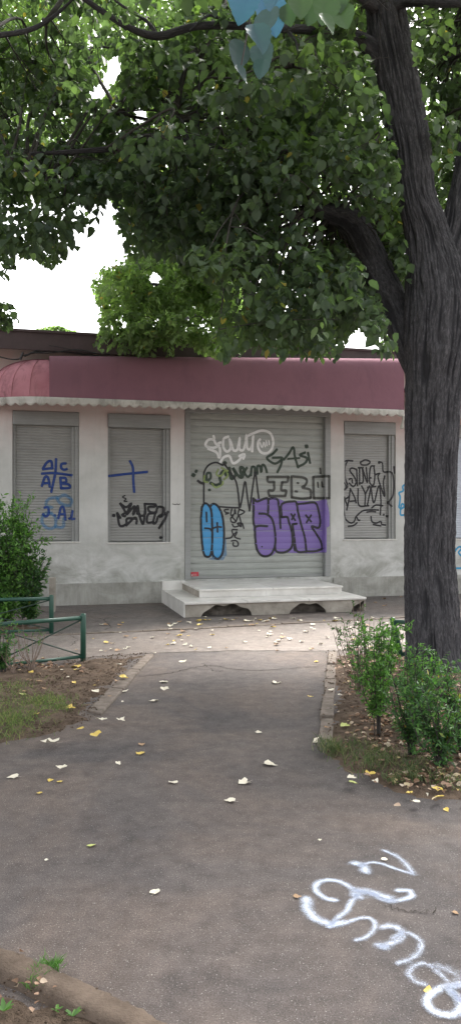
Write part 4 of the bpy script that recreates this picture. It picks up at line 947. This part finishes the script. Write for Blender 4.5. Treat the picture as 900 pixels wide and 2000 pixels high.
# ---- far tree top beyond the roof on the left
treeD = empty('distant_tree', (0, 0, 0)); tag(treeD, 'small distant treetop showing above the roof on the left', 'tree')
cD = P(106, 640, 40)
sweep('trunk', [(cD.x, 40, -.1), (cD.x, 40, 5), (cD.x, 40, 10)], [.3, .25, .1], treeD, M['bark'], 16, 8, .01, 51)
crown(treeD, [(cD.x+rng.uniform(-1.0, 1.0), 40+rng.uniform(-1, 1), cD.z+.15-rng.uniform(0, 1)-.5*abs(k % 5-2)*.3, .45) for k in range(60)], 120, .2, M['leafC'], None, lambda px, py, p: (py > 634+np.abs(px-104)*.3))

# ---- near sprig at the top of the frame
root = treeA
spr = [(478, -15, 78), (512, 2, 92), (530, 30, 70), (495, 60, 66), (470, 95, 60), (505, 100, 58), (515, 128, 42), (640, 5, 66), (612, 10, 56), (658, 22, 62), (630, 38, 50), (585, 0, 60), (560, 20, 46), (462, 140, 42), (545, -10, 60), (650, -25, 70)]
Pn, Tn, Nn, Sn, Rn = [], [], [], [], []
for k, (x, y, s_) in enumerate(spr):
    Y = 1.95+.25*math.sin(k*1.7); p = P(x, y-10, Y); Pn.append(tuple(p)); az = rng.uniform(-.5, .5); Tn.append((az, rng.uniform(-.2, .2), -1)); Nn.append((rng.uniform(-.6, .6), -1+rng.uniform(-.2, .6), rng.uniform(.0, .7))); Sn.append(s_*1.05/F*Y)
    Rn.append(rng.uniform(.55, 1) if x < 556 else rng.uniform(0, .4))  # left leaves take the painted blue sky reflection
Vh = []; Fh = []; Rh = []
for p_, t_, n_, s_, rn_ in zip(Pn, Tn, Nn, Sn, Rn):
    p_ = np.array(p_); t_ = np.array(t_, float); t_ /= np.linalg.norm(t_); n_ = np.array(n_, float); n_ -= t_*n_.dot(t_); n_ /= np.linalg.norm(n_); b_ = np.cross(n_, t_); b0 = len(Vh); s_ = s_*.86
    cu_ = rng.uniform(-.5, .5); fo = rng.uniform(.1, .45); tw_ = rng.uniform(-.6, .6); NI, NJ = 14, 8
    for i in range(NI+1):
        u = i/NI; wd_ = .46*(math.sin(math.pi*min(1, u**.62))**.75)*(1+.05*math.sin(u*40+p_[0]*9)) if 0 < u < 1 else 0
        for j in range(NJ+1):
            c_ = j/NJ*2-1; ang = tw_*u; nn_ = n_*math.cos(ang)+b_*math.sin(ang); bb_ = b_*math.cos(ang)-n_*math.sin(ang)
            back = -.10*max(0, abs(c_)-.3)*(1-u)**6
            Vh.append(p_+s_*(t_*(u+back)+bb_*wd_*c_+nn_*(1.3*fo*wd_*abs(c_)+cu_*(u-.4)**2+.015*math.sin(u*30)*abs(c_))))
    for i in range(NI):
        for j in range(NJ): a_ = b0+i*(NJ+1)+j; Fh.append((a_, a_+1, a_+NJ+2, a_+NJ+1)); Rh.append(rn_)
fastmesh('hanging_leaves', np.array(Vh), 4, M['leafnear'], treeA, rnd=Rh, faces=np.array(Fh), smooth=True)
mb = MB()
for q in ([(520, -120), (500, -40), (490, 20), (478, 90), (468, 140)], [(520, -120), (580, -60), (640, -20), (650, 10)], [(500, -40), (530, 0), (528, 40)]):
    cu = catmull([tuple(P(x, y, 2.0)) for x, y in q], 5); mb.tube(cu, [.004*(1-.6*i/len(cu)) for i in range(len(cu))], 5)
hb = catmull([tuple(P(520, -120, 2.0)), tuple(P(560, -500, 3.2)), tuple(P(600, -300, 4.6))], 6); mb.tube(hb, [.006+.0012*i for i in range(len(hb))], 6)
mb.build('hanging_twig', M['twig'], treeA, True)

# ------------------------------------------------------------------ shrubs
def shrub(base_, h, w, nst, nlv, size, mat, label, name='privet_shrub', bare=.3, stemmat='twig', lean=(0, 0), seed=0, top=1.0, group=None, flat=.35, depth=.8):
    r = np.random.default_rng(seed); root = empty(name, base_); tag(root, label, 'shrub', group); mb = MB(); Pp = []; Tt = []; Nn = []; Ss = []
    for i in range(nst):
        a = r.uniform(0, 2*np.pi); sp = r.random()**.6*w; b0 = np.array([math.cos(a), math.sin(a)*depth, 0])*.05*r.random(); hh = h*r.uniform(.7, 1.0)*(1-.22*(sp/w)**2)
        e = np.array([math.cos(a)*sp+lean[0], math.sin(a)*sp*depth+lean[1], hh]); m1 = b0+(e-b0)*np.array([.35, .35, .5])+r.normal(size=3)*.02
        cu = catmull([b0-np.array([0, 0, .08]), b0*.5+np.array([r.normal()*.01, 0, hh*.2]), m1, e], 6); r0 = .004+.004*r.random()
        mb.tube(cu, [r0*(1-.75*k/(len(cu)-1)) for k in range(len(cu))], 5)
        for k in range(int(nlv/nst)//7+1):
            f = bare+(1-bare)*r.random()**.8; p0 = cu[min(len(cu)-1, int(f*(len(cu)-1)))]
            dd = r.normal(size=3); dd[2] = abs(dd[2])*.7+.3; dd /= np.linalg.norm(dd); ln = w*r.uniform(.15, flat*1.6); tw = [p0+dd*ln*t for t in (0, .5, 1)]
            mb.tube(tw, [.0022, .0016, .001], 3)
            for j in range(7):
                t = (j+1)/7; sd_ = np.cross(dd, r.normal(size=3)); sd_ /= np.linalg.norm(sd_)+1e-9
                Pp.append(p0+dd*ln*t); Tt.append(dd*.6+sd_*1.0+np.array([0, 0, .1])); Nn.append(np.array([0, 0, 1])+r.normal(size=3)*.5); Ss.append(size*r.uniform(.6, 1.2))
    mb.build('stems', M[stemmat], root, True)
    leaves('foliage', np.array(Pp), np.array(Tt), np.array(Nn), np.array(Ss), M[mat], root, narrow=True); return root
b = G(12, 1226); shrub(b, 2.02, .58, 42, 10500, .066, 'privet', 'tall leafy green shrub against the leftmost window shutter', bare=.18, seed=1, flat=.3, depth=.6)
b = G(58, 1222); shrub(b, 1.25, .34, 16, 2600, .07, 'privetdark', 'lower dark shrub beside the concrete post, under the tall one', bare=.2, seed=2)
b = G(5, 1318); shrub(b, .62, .20, 9, 800, .045, 'privetdark', 'small leafy shrub in front of the nearer green fence', bare=.3, seed=3)
b = G(62, 1316); shrub(b, .55, .17, 12, 60, .03, 'privetdark', 'bare twiggy stems in front of the nearer green fence', bare=.8, stemmat='drytwig', seed=4)
b = G(25, 1322); shrub(b, .4, .15, 6, 70, .03, 'privetdark', 'sparse dead twigs between the leafy shrub and the bare stems', bare=.6, stemmat='drytwig', seed=14)
b = G(706, 1382); shrub(b, .97, .19, 22, 900, .032, 'privetdark', 'thin twiggy shrub nearest the right kerb stones', bare=.3, stemmat='drytwig', lean=(-.05, 0), seed=5)
b = G(736, 1445); shrub(b, 1.07, .17, 11, 1900, .036, 'privet', 'tall slender green shrub beside the leaning fence post', bare=.33, lean=(.0, .05), seed=6)
b = G(752, 1400); shrub(b, .98, .13, 7, 900, .036, 'privet', 'green shrub reaching toward the leaning post behind the slender one', bare=.55, lean=(.1, .05), seed=15)
b = G(800, 1480); shrub(b, .78, .24, 14, 1900, .036, 'privetdark', 'bushy green shrub in front of the tree trunk base', bare=.25, seed=7)
b = G(828, 1430); shrub(b, .66, .24, 11, 1600, .036, 'privet', 'light green shrub touching the front of the trunk', bare=.3, seed=17)
b = G(858, 1508); shrub(b, .70, .25, 14, 1700, .036, 'privetdark', 'dark green shrub lowest in the right-hand bed', bare=.25, seed=8)
b = G(902, 1475); shrub(b, .74, .2, 12, 1700, .036, 'privetdark', 'green shrub cut by the right edge of the picture', bare=.15, seed=9)

# ------------------------------------------------------------------ grass, litter
def ground_h(poly, x, y): return .03
def blades(name, pts, n, hgt, spread, mat, label=None):
    Pp, Tt, Nn, Ss = [], [], [], []
    for (x, y, s_, k) in pts:
        c = G(x, y)
        for i in range(int(n*k)):
            q = rng.normal(size=2)*spread*s_*np.array([1, 1.3]); Pp.append((c.x+q[0], c.y+q[1], .022)); Tt.append((rng.normal()*.55, rng.normal()*.55, 1)); Nn.append(rng.normal(size=3)); Ss.append(hgt*rng.uniform(.4, 1.2))
    Pp = np.array(Pp); Tt = np.array(Tt); Nn = np.array(Nn); Ss = np.array(Ss); n_ = len(Pp)
    Tt /= np.linalg.norm(Tt, axis=1, keepdims=True); sd_ = np.cross(Tt, Nn); sd_ /= np.linalg.norm(sd_, axis=1, keepdims=True); wd = .0026
    bend = rng.normal(size=(n_, 3))*.25; bend[:, 2] = -.1
    wd = .002; V = np.stack([Pp-sd_*wd, Pp+sd_*wd, Pp+Tt*Ss[:, None]*.55+sd_*wd*.8, Pp+Tt*Ss[:, None]*.55-sd_*wd*.8, Pp+(Tt+bend)*Ss[:, None]], 1)
    f = np.array([(0, 1, 2, 3), (3, 2, 4, 4)]); V2 = V.reshape(-1, 3); q = (np.array([(0, 1, 2), (0, 2, 3), (3, 2, 4)])[None]+5*np.arange(n_)[:, None, None]).reshape(-1, 3)
    o = fastmesh(name, V2, 3, mat, None, rnd=np.repeat(rng.random(n_), 3), faces=q); tag(o, kind='stuff'); 
    if label: o['label'] = label; o['category'] = 'grass'
    return o
blades('grass', [(20, 1350, 1.2, 1), (60, 1380, 1.2, .8), (10, 1400, 1.4, 1.4), (50, 1410, 1, 1), (95, 1375, .8, .9), (110, 1390, .6, .5), (20, 1430, 1, .9), (-40, 1400, 1.5, 1), (-20, 1440, 1, .6), (30, 1390, 1.3, 1)], 300, .06, .12, leafmat('fresh_grass_blade', [(0, (.07, .12, .035)), (.6, (.13, .19, .06)), (1, (.3, .30, .13))], .3, (1.5, 1.8, .8), .6), 'thin green grass patch in the left-hand bed')
blades('grass', [(645, 1475, .7, .7), (690, 1465, 1, .7), (720, 1480, 1, .8), (740, 1500, 1, .9), (765, 1490, .9, .7), (805, 1515, .7, 1), (768, 1533, .4, .5), (700, 1500, 1, .5), (855, 1530, .8, .4), (640, 1460, .5, .5), (890, 1540, .8, .4), (835, 1495, 1, .3), (805, 1528, .35, .7), (655, 1472, .3, .5)], 170, .075, .075, M['grass'], 'ragged grass along the edge of the right-hand bed')
blades('grass', [(85, 1915, .5, 1), (110, 1900, .35, .5), (70, 1935, .4, .6)], 160, .045, .035, leafmat('weed_blade', [(0, (.05, .14, .03)), (1, (.12, .24, .06))], .3, (1.5, 1.8, .8), .6), 'green grass tuft on the near corner kerb')
def litter(name, spots, n, size, label, zz=.035):
    Pp = []; 
    for (x, y, sx_, sy_, k) in spots:
        for i in range(int(n*k)):
            c = G(x+rng.normal()*sx_, y+rng.normal()*sy_); Pp.append((c.x, c.y, zz+rng.uniform(0, .02)))
    n_ = len(Pp); az = rng.uniform(0, 2*np.pi, n_); Tt = np.stack([np.cos(az), np.sin(az), rng.normal(size=n_)*.2], 1); Nn = np.stack([rng.normal(size=n_)*.35, rng.normal(size=n_)*.35, np.ones(n_)], 1)
    o = leaves(name, np.array(Pp), Tt, Nn, size*rng.uniform(.5, 1.2, n_), M['litter'], None); tag(o, label, 'leaf litter', kind='stuff')
litter('leaf_litter', [(720, 1330, 28, 28, 1), (760, 1300, 30, 14, .8), (700, 1310, 18, 14, .5), (780, 1400, 40, 40, 1.1), (740, 1430, 40, 25, .8), (860, 1470, 40, 40, 1.2), (830, 1530, 40, 12, .5), (740, 1390, 30, 30, .7), (880, 1400, 30, 40, .8), (950, 1450, 50, 50, 1)], 190, .040, 'dry brown leaf litter around the tree in the right-hand bed', .03)
litter('leaf_litter', [(30, 1303, 45, 5, 1), (-60, 1312, 40, 6, .8), (90, 1310, 40, 8, .25)], 200, .045, 'pinkish dry leaf litter at the foot of the nearer green fence', .03)
litter('leaf_litter', [(60, 1960, 45, 30, 1)], 14, .022, 'few dry leaves in the near corner bed', .045)
def crumbs(name, polyg, n, smin, smax, mat, label, seed):
    r = np.random.default_rng(seed); xs = [p[0] for p in polyg]; ys = [p[1] for p in polyg]
    X = r.uniform(max(min(xs), -5), min(max(xs), 5), n); Y = r.uniform(min(ys), max(ys), n); k = inpoly(X, Y, polyg); X, Y = X[k], Y[k]; n = len(X)
    base_ = np.array([(1, 0, 0), (-.5, .87, 0), (-.5, -.87, 0), (0, 0, 1), (0, 0, -1)]); Fb = np.array([(0, 1, 3), (1, 2, 3), (2, 0, 3), (1, 0, 4), (2, 1, 4), (0, 2, 4)])
    S = r.uniform(smin, smax, n)**1.0; a = r.uniform(0, 6.28, n); ca, sa = np.cos(a), np.sin(a); B = base_[None]*(1+r.normal(size=(n, 5, 3))*.3)
    V = np.stack([B[..., 0]*ca[:, None]-B[..., 1]*sa[:, None], B[..., 0]*sa[:, None]+B[..., 1]*ca[:, None], B[..., 2]*.6], -1)*S[:, None, None]+np.stack([X, Y, np.full(n, .034)], -1)[:, None]
    o = fastmesh(name, V.reshape(-1, 3), 3, mat, None, faces=(Fb[None]+5*np.arange(n)[:, None, None]).reshape(-1, 3)); tag(o, label, 'soil crumbs', kind='stuff')
crumbs('soil_crumbs', BL, 9000, .003, .012, M['soil'], 'loose soil crumbs over the left bed', 1)
crumbs('soil_crumbs', BR, 9000, .003, .012, M['soil'], 'loose soil crumbs over the right bed', 2)
crumbs('soil_crumbs', BB, 2500, .002, .008, M['soil'], 'loose soil crumbs in the near corner bed', 3)
# broad weeds in the near corner
def weed(px, py, n, size, label, seed):
    r = np.random.default_rng(seed); root = empty('weed', G(px, py, .03)); tag(root, label, 'weed'); az = np.sort(r.uniform(0, 2*np.pi, n)); T_ = np.stack([np.cos(az), np.sin(az), r.uniform(.4, 1.1, n)], 1); Nn = np.stack([-np.cos(az)*.6, -np.sin(az)*.6, np.ones(n)], 1)
    leaves('leaf', np.zeros((n, 3)), T_, Nn, size*r.uniform(.7, 1.2, n), M['privet'], root, narrow=True)
weed(8, 1975, 7, .045, 'broad-leaved weed at the lower left corner', 1); weed(112, 1975, 6, .025, 'small seedling in the near corner bed, left of the larger one', 2); weed(143, 1985, 7, .030, 'small leafy seedling nearest the bottom edge', 3)

# ------------------------------------------------------------------ fallen leaves, each its own object
protos = {}
def leafmesh(kind, var):
    k = (kind, var)
    if k in protos: return protos[k]
    r = np.random.default_rng(100+var); out = [(0, 0), (-.05, .18), (.10, .40), (.38, .46), (.62, .34), (.82, .16), (1.0, .0), (.84, -.15), (.6, -.36), (.36, -.44), (.08, -.38), (-.04, -.16)]
    V = []; 
    for i, (a, b_) in enumerate(out):
        a += r.normal()*.05; b_ *= 1+r.normal()*.16; V.append((a-.5, b_, .05+.28*abs(b_)**1.3*(1.2+.5*r.normal())+.10*(a-.4)**2*r.uniform(.5, 3)))
    cen = [(t-.5, 0, .02+.08*(t-.4)**2) for t in (.2, .45, .72)]; n = len(V); V += cen
    Fc = [(0, 1, 12), (1, 2, 12), (2, 3, 13, 12), (3, 4, 13), (4, 5, 14, 13), (5, 6, 14), (6, 7, 14), (7, 8, 13, 14), (8, 9, 13), (9, 10, 12, 13), (10, 11, 12), (11, 0, 12)]
    b0 = len(V); V += [(-.5, .012, .03), (-.5, -.012, .03), (-.85, .06, .06), (-.85, .045, .06)]; Fc.append((b0, b0+1, b0+3, b0+2))
    me = bpy.data.meshes.new('fallen_leaf'); me.from_pydata([tuple(map(float, v)) for v in V], [], Fc); me.materials.append(M[kind]); me.update(); protos[k] = me; return me
def fallen(px, py, wpx, kind, label, z=.002, group=None, cnt=[0]):
    cnt[0] += 1; r = random.Random(cnt[0]*7+1); p = G(px, py, z); o = bpy.data.objects.new('fallen_leaf', leafmesh(kind, r.randrange(9))); col.objects.link(o)
    o.location = p; s_ = wpx/F*p.y*.95; o.scale = (s_, s_, s_); o.rotation_euler = (r.uniform(-.15, .15), r.uniform(-.15, .15), r.uniform(0, 6.28)); tag(o, label, 'leaf', group); return o
W_, Y_, GY, BR_ = 'leafpale', 'leafyellow', 'leafgreenish', 'leafbrown'
for a in [(305, 1742, 22, W_, 'cream leaf lying alone on the near asphalt below the path centre'), (181, 1652, 18, GY, 'small yellow-green leaf alone on the asphalt at left'), (449, 1565, 22, W_, 'pale leaf nearest the viewer of the three in the path centre'),
          (475, 1530, 26, W_, 'large pale leaf with spread lobes in the path centre'), (339, 1530, 22, W_, 'oval pale leaf left of the path centre'), (529, 1495, 26, W_, 'long pale leaf right of the path centre'),
          (506, 1431, 14, W_, 'small pale leaf midway up the path'), (123, 1499, 24, W_, 'pale leaf on the asphalt below the grassy bed'), (25, 1519, 22, W_, 'pale leaf at the left edge of the asphalt'), (78, 1549, 14, Y_, 'tiny yellow leaf below the leftmost pale leaf'),
          (98, 1525, 12, Y_, 'left one of two small ochre leaves side by side on the left asphalt'), (117, 1527, 13, Y_, 'right one of two small ochre leaves side by side on the left asphalt'), (277, 1455, 15, BR_, 'tan leaf upper of a close pair left of centre'), (275, 1472, 20, Y_, 'yellowish leaf lower of a close pair left of centre'), (232, 1492, 14, W_, 'small pale leaf left of the close tan and yellow pair'),
          (200, 1406, 24, W_, 'pale leaf just past the end of the left kerb slab'), (238, 1407, 18, W_, 'pale leaf a little right of the left kerb slab end'), (187, 1437, 24, Y_, 'yellow leaf on the asphalt beside the bare soil'), (157, 1424, 15, Y_, 'yellow leaf on the soil tip of the left bed'), (95, 1451, 36, W_, 'long straw-coloured leaf at the soil edge of the left bed'),
          (188, 1351, 17, W_, 'pale leaf on bare soil beside the left kerb slab'), (140, 1383, 19, Y_, 'yellow leaf between the grass and the left kerb slab'), (300, 1370, 18, W_, 'pale leaf on the path right of the left kerb'), (319, 1333, 16, W_, 'upper of two pale leaves near the crack in the path'), (320, 1347, 18, W_, 'lower of two pale leaves near the crack in the path'),
          (243, 1351, 14, W_, 'small pale leaf beside the top of the left kerb'), (355, 1293, 15, W_, 'pale leaf at the top left of the path by the pavement joint'), (538, 1335, 19, W_, 'pale leaf on the path between the crack and the right kerb'), (606, 1361, 14, Y_, 'small yellow leaf left of the right kerb stones'), (618, 1293, 12, Y_, 'tiny yellow leaf at the top of the right kerb'),
          (620, 1449, 26, W_, 'broad pale leaf at the near end of the right kerb'), (671, 1418, 20, GY, 'pale green leaf on soil inside the right kerb'), (665, 1358, 12, W_, 'small pale curled leaf on soil by the right kerb'), (645, 1348, 12, W_, 'small leaf lying on top of the right kerb stones'), (639, 1421, 11, BR_, 'brown leaf lying on the near right kerb stone'),
          (725, 1511, 20, Y_, 'bright yellow leaf in the grass of the right bed'), (684, 1519, 18, W_, 'pale leaf at the rim of the right bed above a green-yellow one'), (690, 1530, 20, GY, 'green-yellow leaf at the rim of the right bed'), (733, 1527, 16, W_, 'pale curled leaf at the rim of the right bed'), (852, 1542, 22, Y_, 'upper of two bright yellow leaves by the lower right bed rim'), (857, 1557, 17, Y_, 'lower of two bright yellow leaves by the lower right bed rim'),
          (830, 1554, 15, W_, 'white leaf beside the two bright yellow leaves'), (798, 1549, 14, Y_, 'small orange-yellow leaf left of the white leaf at the bed rim'), (813, 1567, 19, W_, 'pale leaf on asphalt just below the right bed'), (871, 1583, 13, Y_, 'small orange leaf on asphalt at the far lower right'), (834, 1937, 20, Y_, 'yellow leaf touching the white spray lettering'),
          (751, 1679, 13, W_, 'tiny pale leaf inside the upper white spray stroke'), (624, 1641, 8, W_, 'tiny pale fleck of leaf above the spray lettering'), (91, 1680, 9, W_, 'tiny white leaf scrap on the asphalt far left'), (582, 1752, 18, BR_, 'thin curled brown leaf left of the spray lettering'), (889, 1784, 14, BR_, 'thin curled leaf at the right edge beside the spray lettering'),
          (45, 1357, 16, GY, 'lime yellow leaf in the left grass patch'), (70, 1395, 13, Y_, 'yellow leaf low in the left grass patch'), (150, 1303, 22, Y_, 'yellow leaf on soil just right of the near fence post foot'), (232, 1298, 12, W_, 'pale leaf at the back corner of the left bed'), (243, 1324, 22, Y_, 'yellow-tan leaf across the left kerb slab')]:
    onbed = a[4].find('soil') >= 0 or a[4].find('grass') >= 0 or a[4].find('kerb stone') >= 0 or a[4].find('kerb slab') >= 0 or 'rim of the right' in a[4] or 'bed' in a[4]
    fallen(*a, z=.035 if onbed else .002)
r = random.Random(99)
for i in range(95):
    px = r.uniform(110, 760); py = r.uniform(1204, 1272) if px > 340 else r.uniform(1215, 1276); 
    if 330 < px < 725 and py < 1206: py += 8
    fallen(px, py, r.uniform(5, 13), r.choice([W_, W_, Y_, BR_]), 'small dry leaf strewn over the pavement in front of the shop', .014, 'small dry leaves strewn over the pavement')
for i in range(26):
    px = r.uniform(385, 600); py = r.uniform(1205, 1222); fallen(px, py, r.uniform(6, 13), r.choice([W_, Y_, Y_, BR_]), 'small dry leaf gathered at the foot of the marble steps', .014, 'small dry leaves at the foot of the steps')
for i in range(16):
    px = r.uniform(20, 240); py = r.uniform(1300, 1400); fallen(px, py, r.uniform(6, 12), r.choice([W_, Y_, BR_]), 'small dry leaf lying on the soil of the left bed', .04, 'small dry leaves on the left bed soil')
for i in range(14):
    px = r.uniform(720, 890); py = r.uniform(1160, 1185) if r.random() < .6 else r.uniform(1195, 1225); fallen(px, py, r.uniform(6, 11), r.choice([W_, BR_]), 'small dry leaf on the ground behind the tree trunk', .014, 'small dry leaves behind the tree')

# ------------------------------------------------------------------ white spray lettering on the asphalt
def road(px, py): p = G(px, py, .004); return (p.x, p.y)
def roadgraf(strokes):
    V = []; Fc = []; D = []
    for s, w_, dn in strokes:
        cur = catmull([road(*p) for p in RD(*s)], 12); hw = w_*.47; n0 = len(V); cols = np.linspace(-1, 1, 9); m = len(cur)
        t0 = cur[0]-cur[1]; t0 /= np.linalg.norm(t0); t1 = cur[-1]-cur[-2]; t1 /= np.linalg.norm(t1)
        cur = [cur[0]+t0*hw*.9]+cur+[cur[-1]+t1*hw*.9]; m += 2
        for i, p in enumerate(cur):
            t = cur[min(i+1, m-1)]-cur[max(i-1, 0)]; t = t/(np.linalg.norm(t)+1e-9); nn = np.array([-t[1], t[0]]); e = 0 if i in (0, m-1) else 1
            for c in cols: q = p+nn*hw*c; V.append((q[0], q[1], .004)); D.append(dn*e*(1-abs(c))**1.1)
            if i:
                for k in range(8): a = n0+(i-1)*9+k; Fc.append((a, a+1, a+10, a+9))
    z = 0; return V, Fc, D
groups = [([((430, 238), (470, 250), (480, 275)), .085, .95], [((455, 250), (500, 235), (550, 240), (610, 262), (685, 285)), .05, .75], [((560, 182), (620, 210), (660, 245), (690, 285)), .06, .6]),
          ([((345, 402), (300, 390), (262, 358), (270, 325), (320, 313), (380, 325), (440, 360), (500, 370), (560, 400), (620, 402), (680, 385), (670, 360), (620, 358)), .06, .9], [((440, 360), (490, 365), (540, 380), (590, 398)), .10, .9]),
          ([((445, 380), (420, 405), (395, 450), (350, 485), (320, 520)), .05, .85], [((222, 395), (225, 440), (260, 480), (320, 505), (370, 500)), .085, .95], [((435, 378), (450, 388)), .085, 1.0]),
          ([((320, 520), (380, 505), (440, 485), (490, 480), (520, 500), (515, 535), (480, 565), (435, 580)), .045, .72],),
          ([((555, 520), (600, 518), (640, 545), (610, 585), (545, 605)), .07, .78], [((535, 600), (570, 612)), .07, .85], [((600, 570), (650, 545), (710, 570), (725, 610), (690, 655), (625, 680)), .05, .62]),
          ([((740, 775), (690, 755), (672, 720), (700, 690), (750, 685), (800, 720), (840, 760)), .055, .55], [((780, 690), (840, 710), (890, 745)), .08, .4]),
          ([((900, 768), (830, 785), (765, 820), (750, 860), (790, 900), (860, 908), (895, 880), (880, 830), (850, 800)), .06, .95], [((900, 780), (850, 790), (900, 850)), .06, .8])]
VV, FF, DD = [], [], []
for i, gset in enumerate(groups):
    V, Fc, D = roadgraf(gset); b0 = len(VV); VV += [(x, y, .004+.0006*i) for x, y, z in V]; FF += [tuple(k+b0 for k in f) for f in Fc]; DD += D
tag(mesh('road_lettering', VV, FF, M['pt_road'], attr=DD), 'looping white and pale blue spray lettering on the near asphalt', 'graffiti')
print('LEAVES', nA, nC)
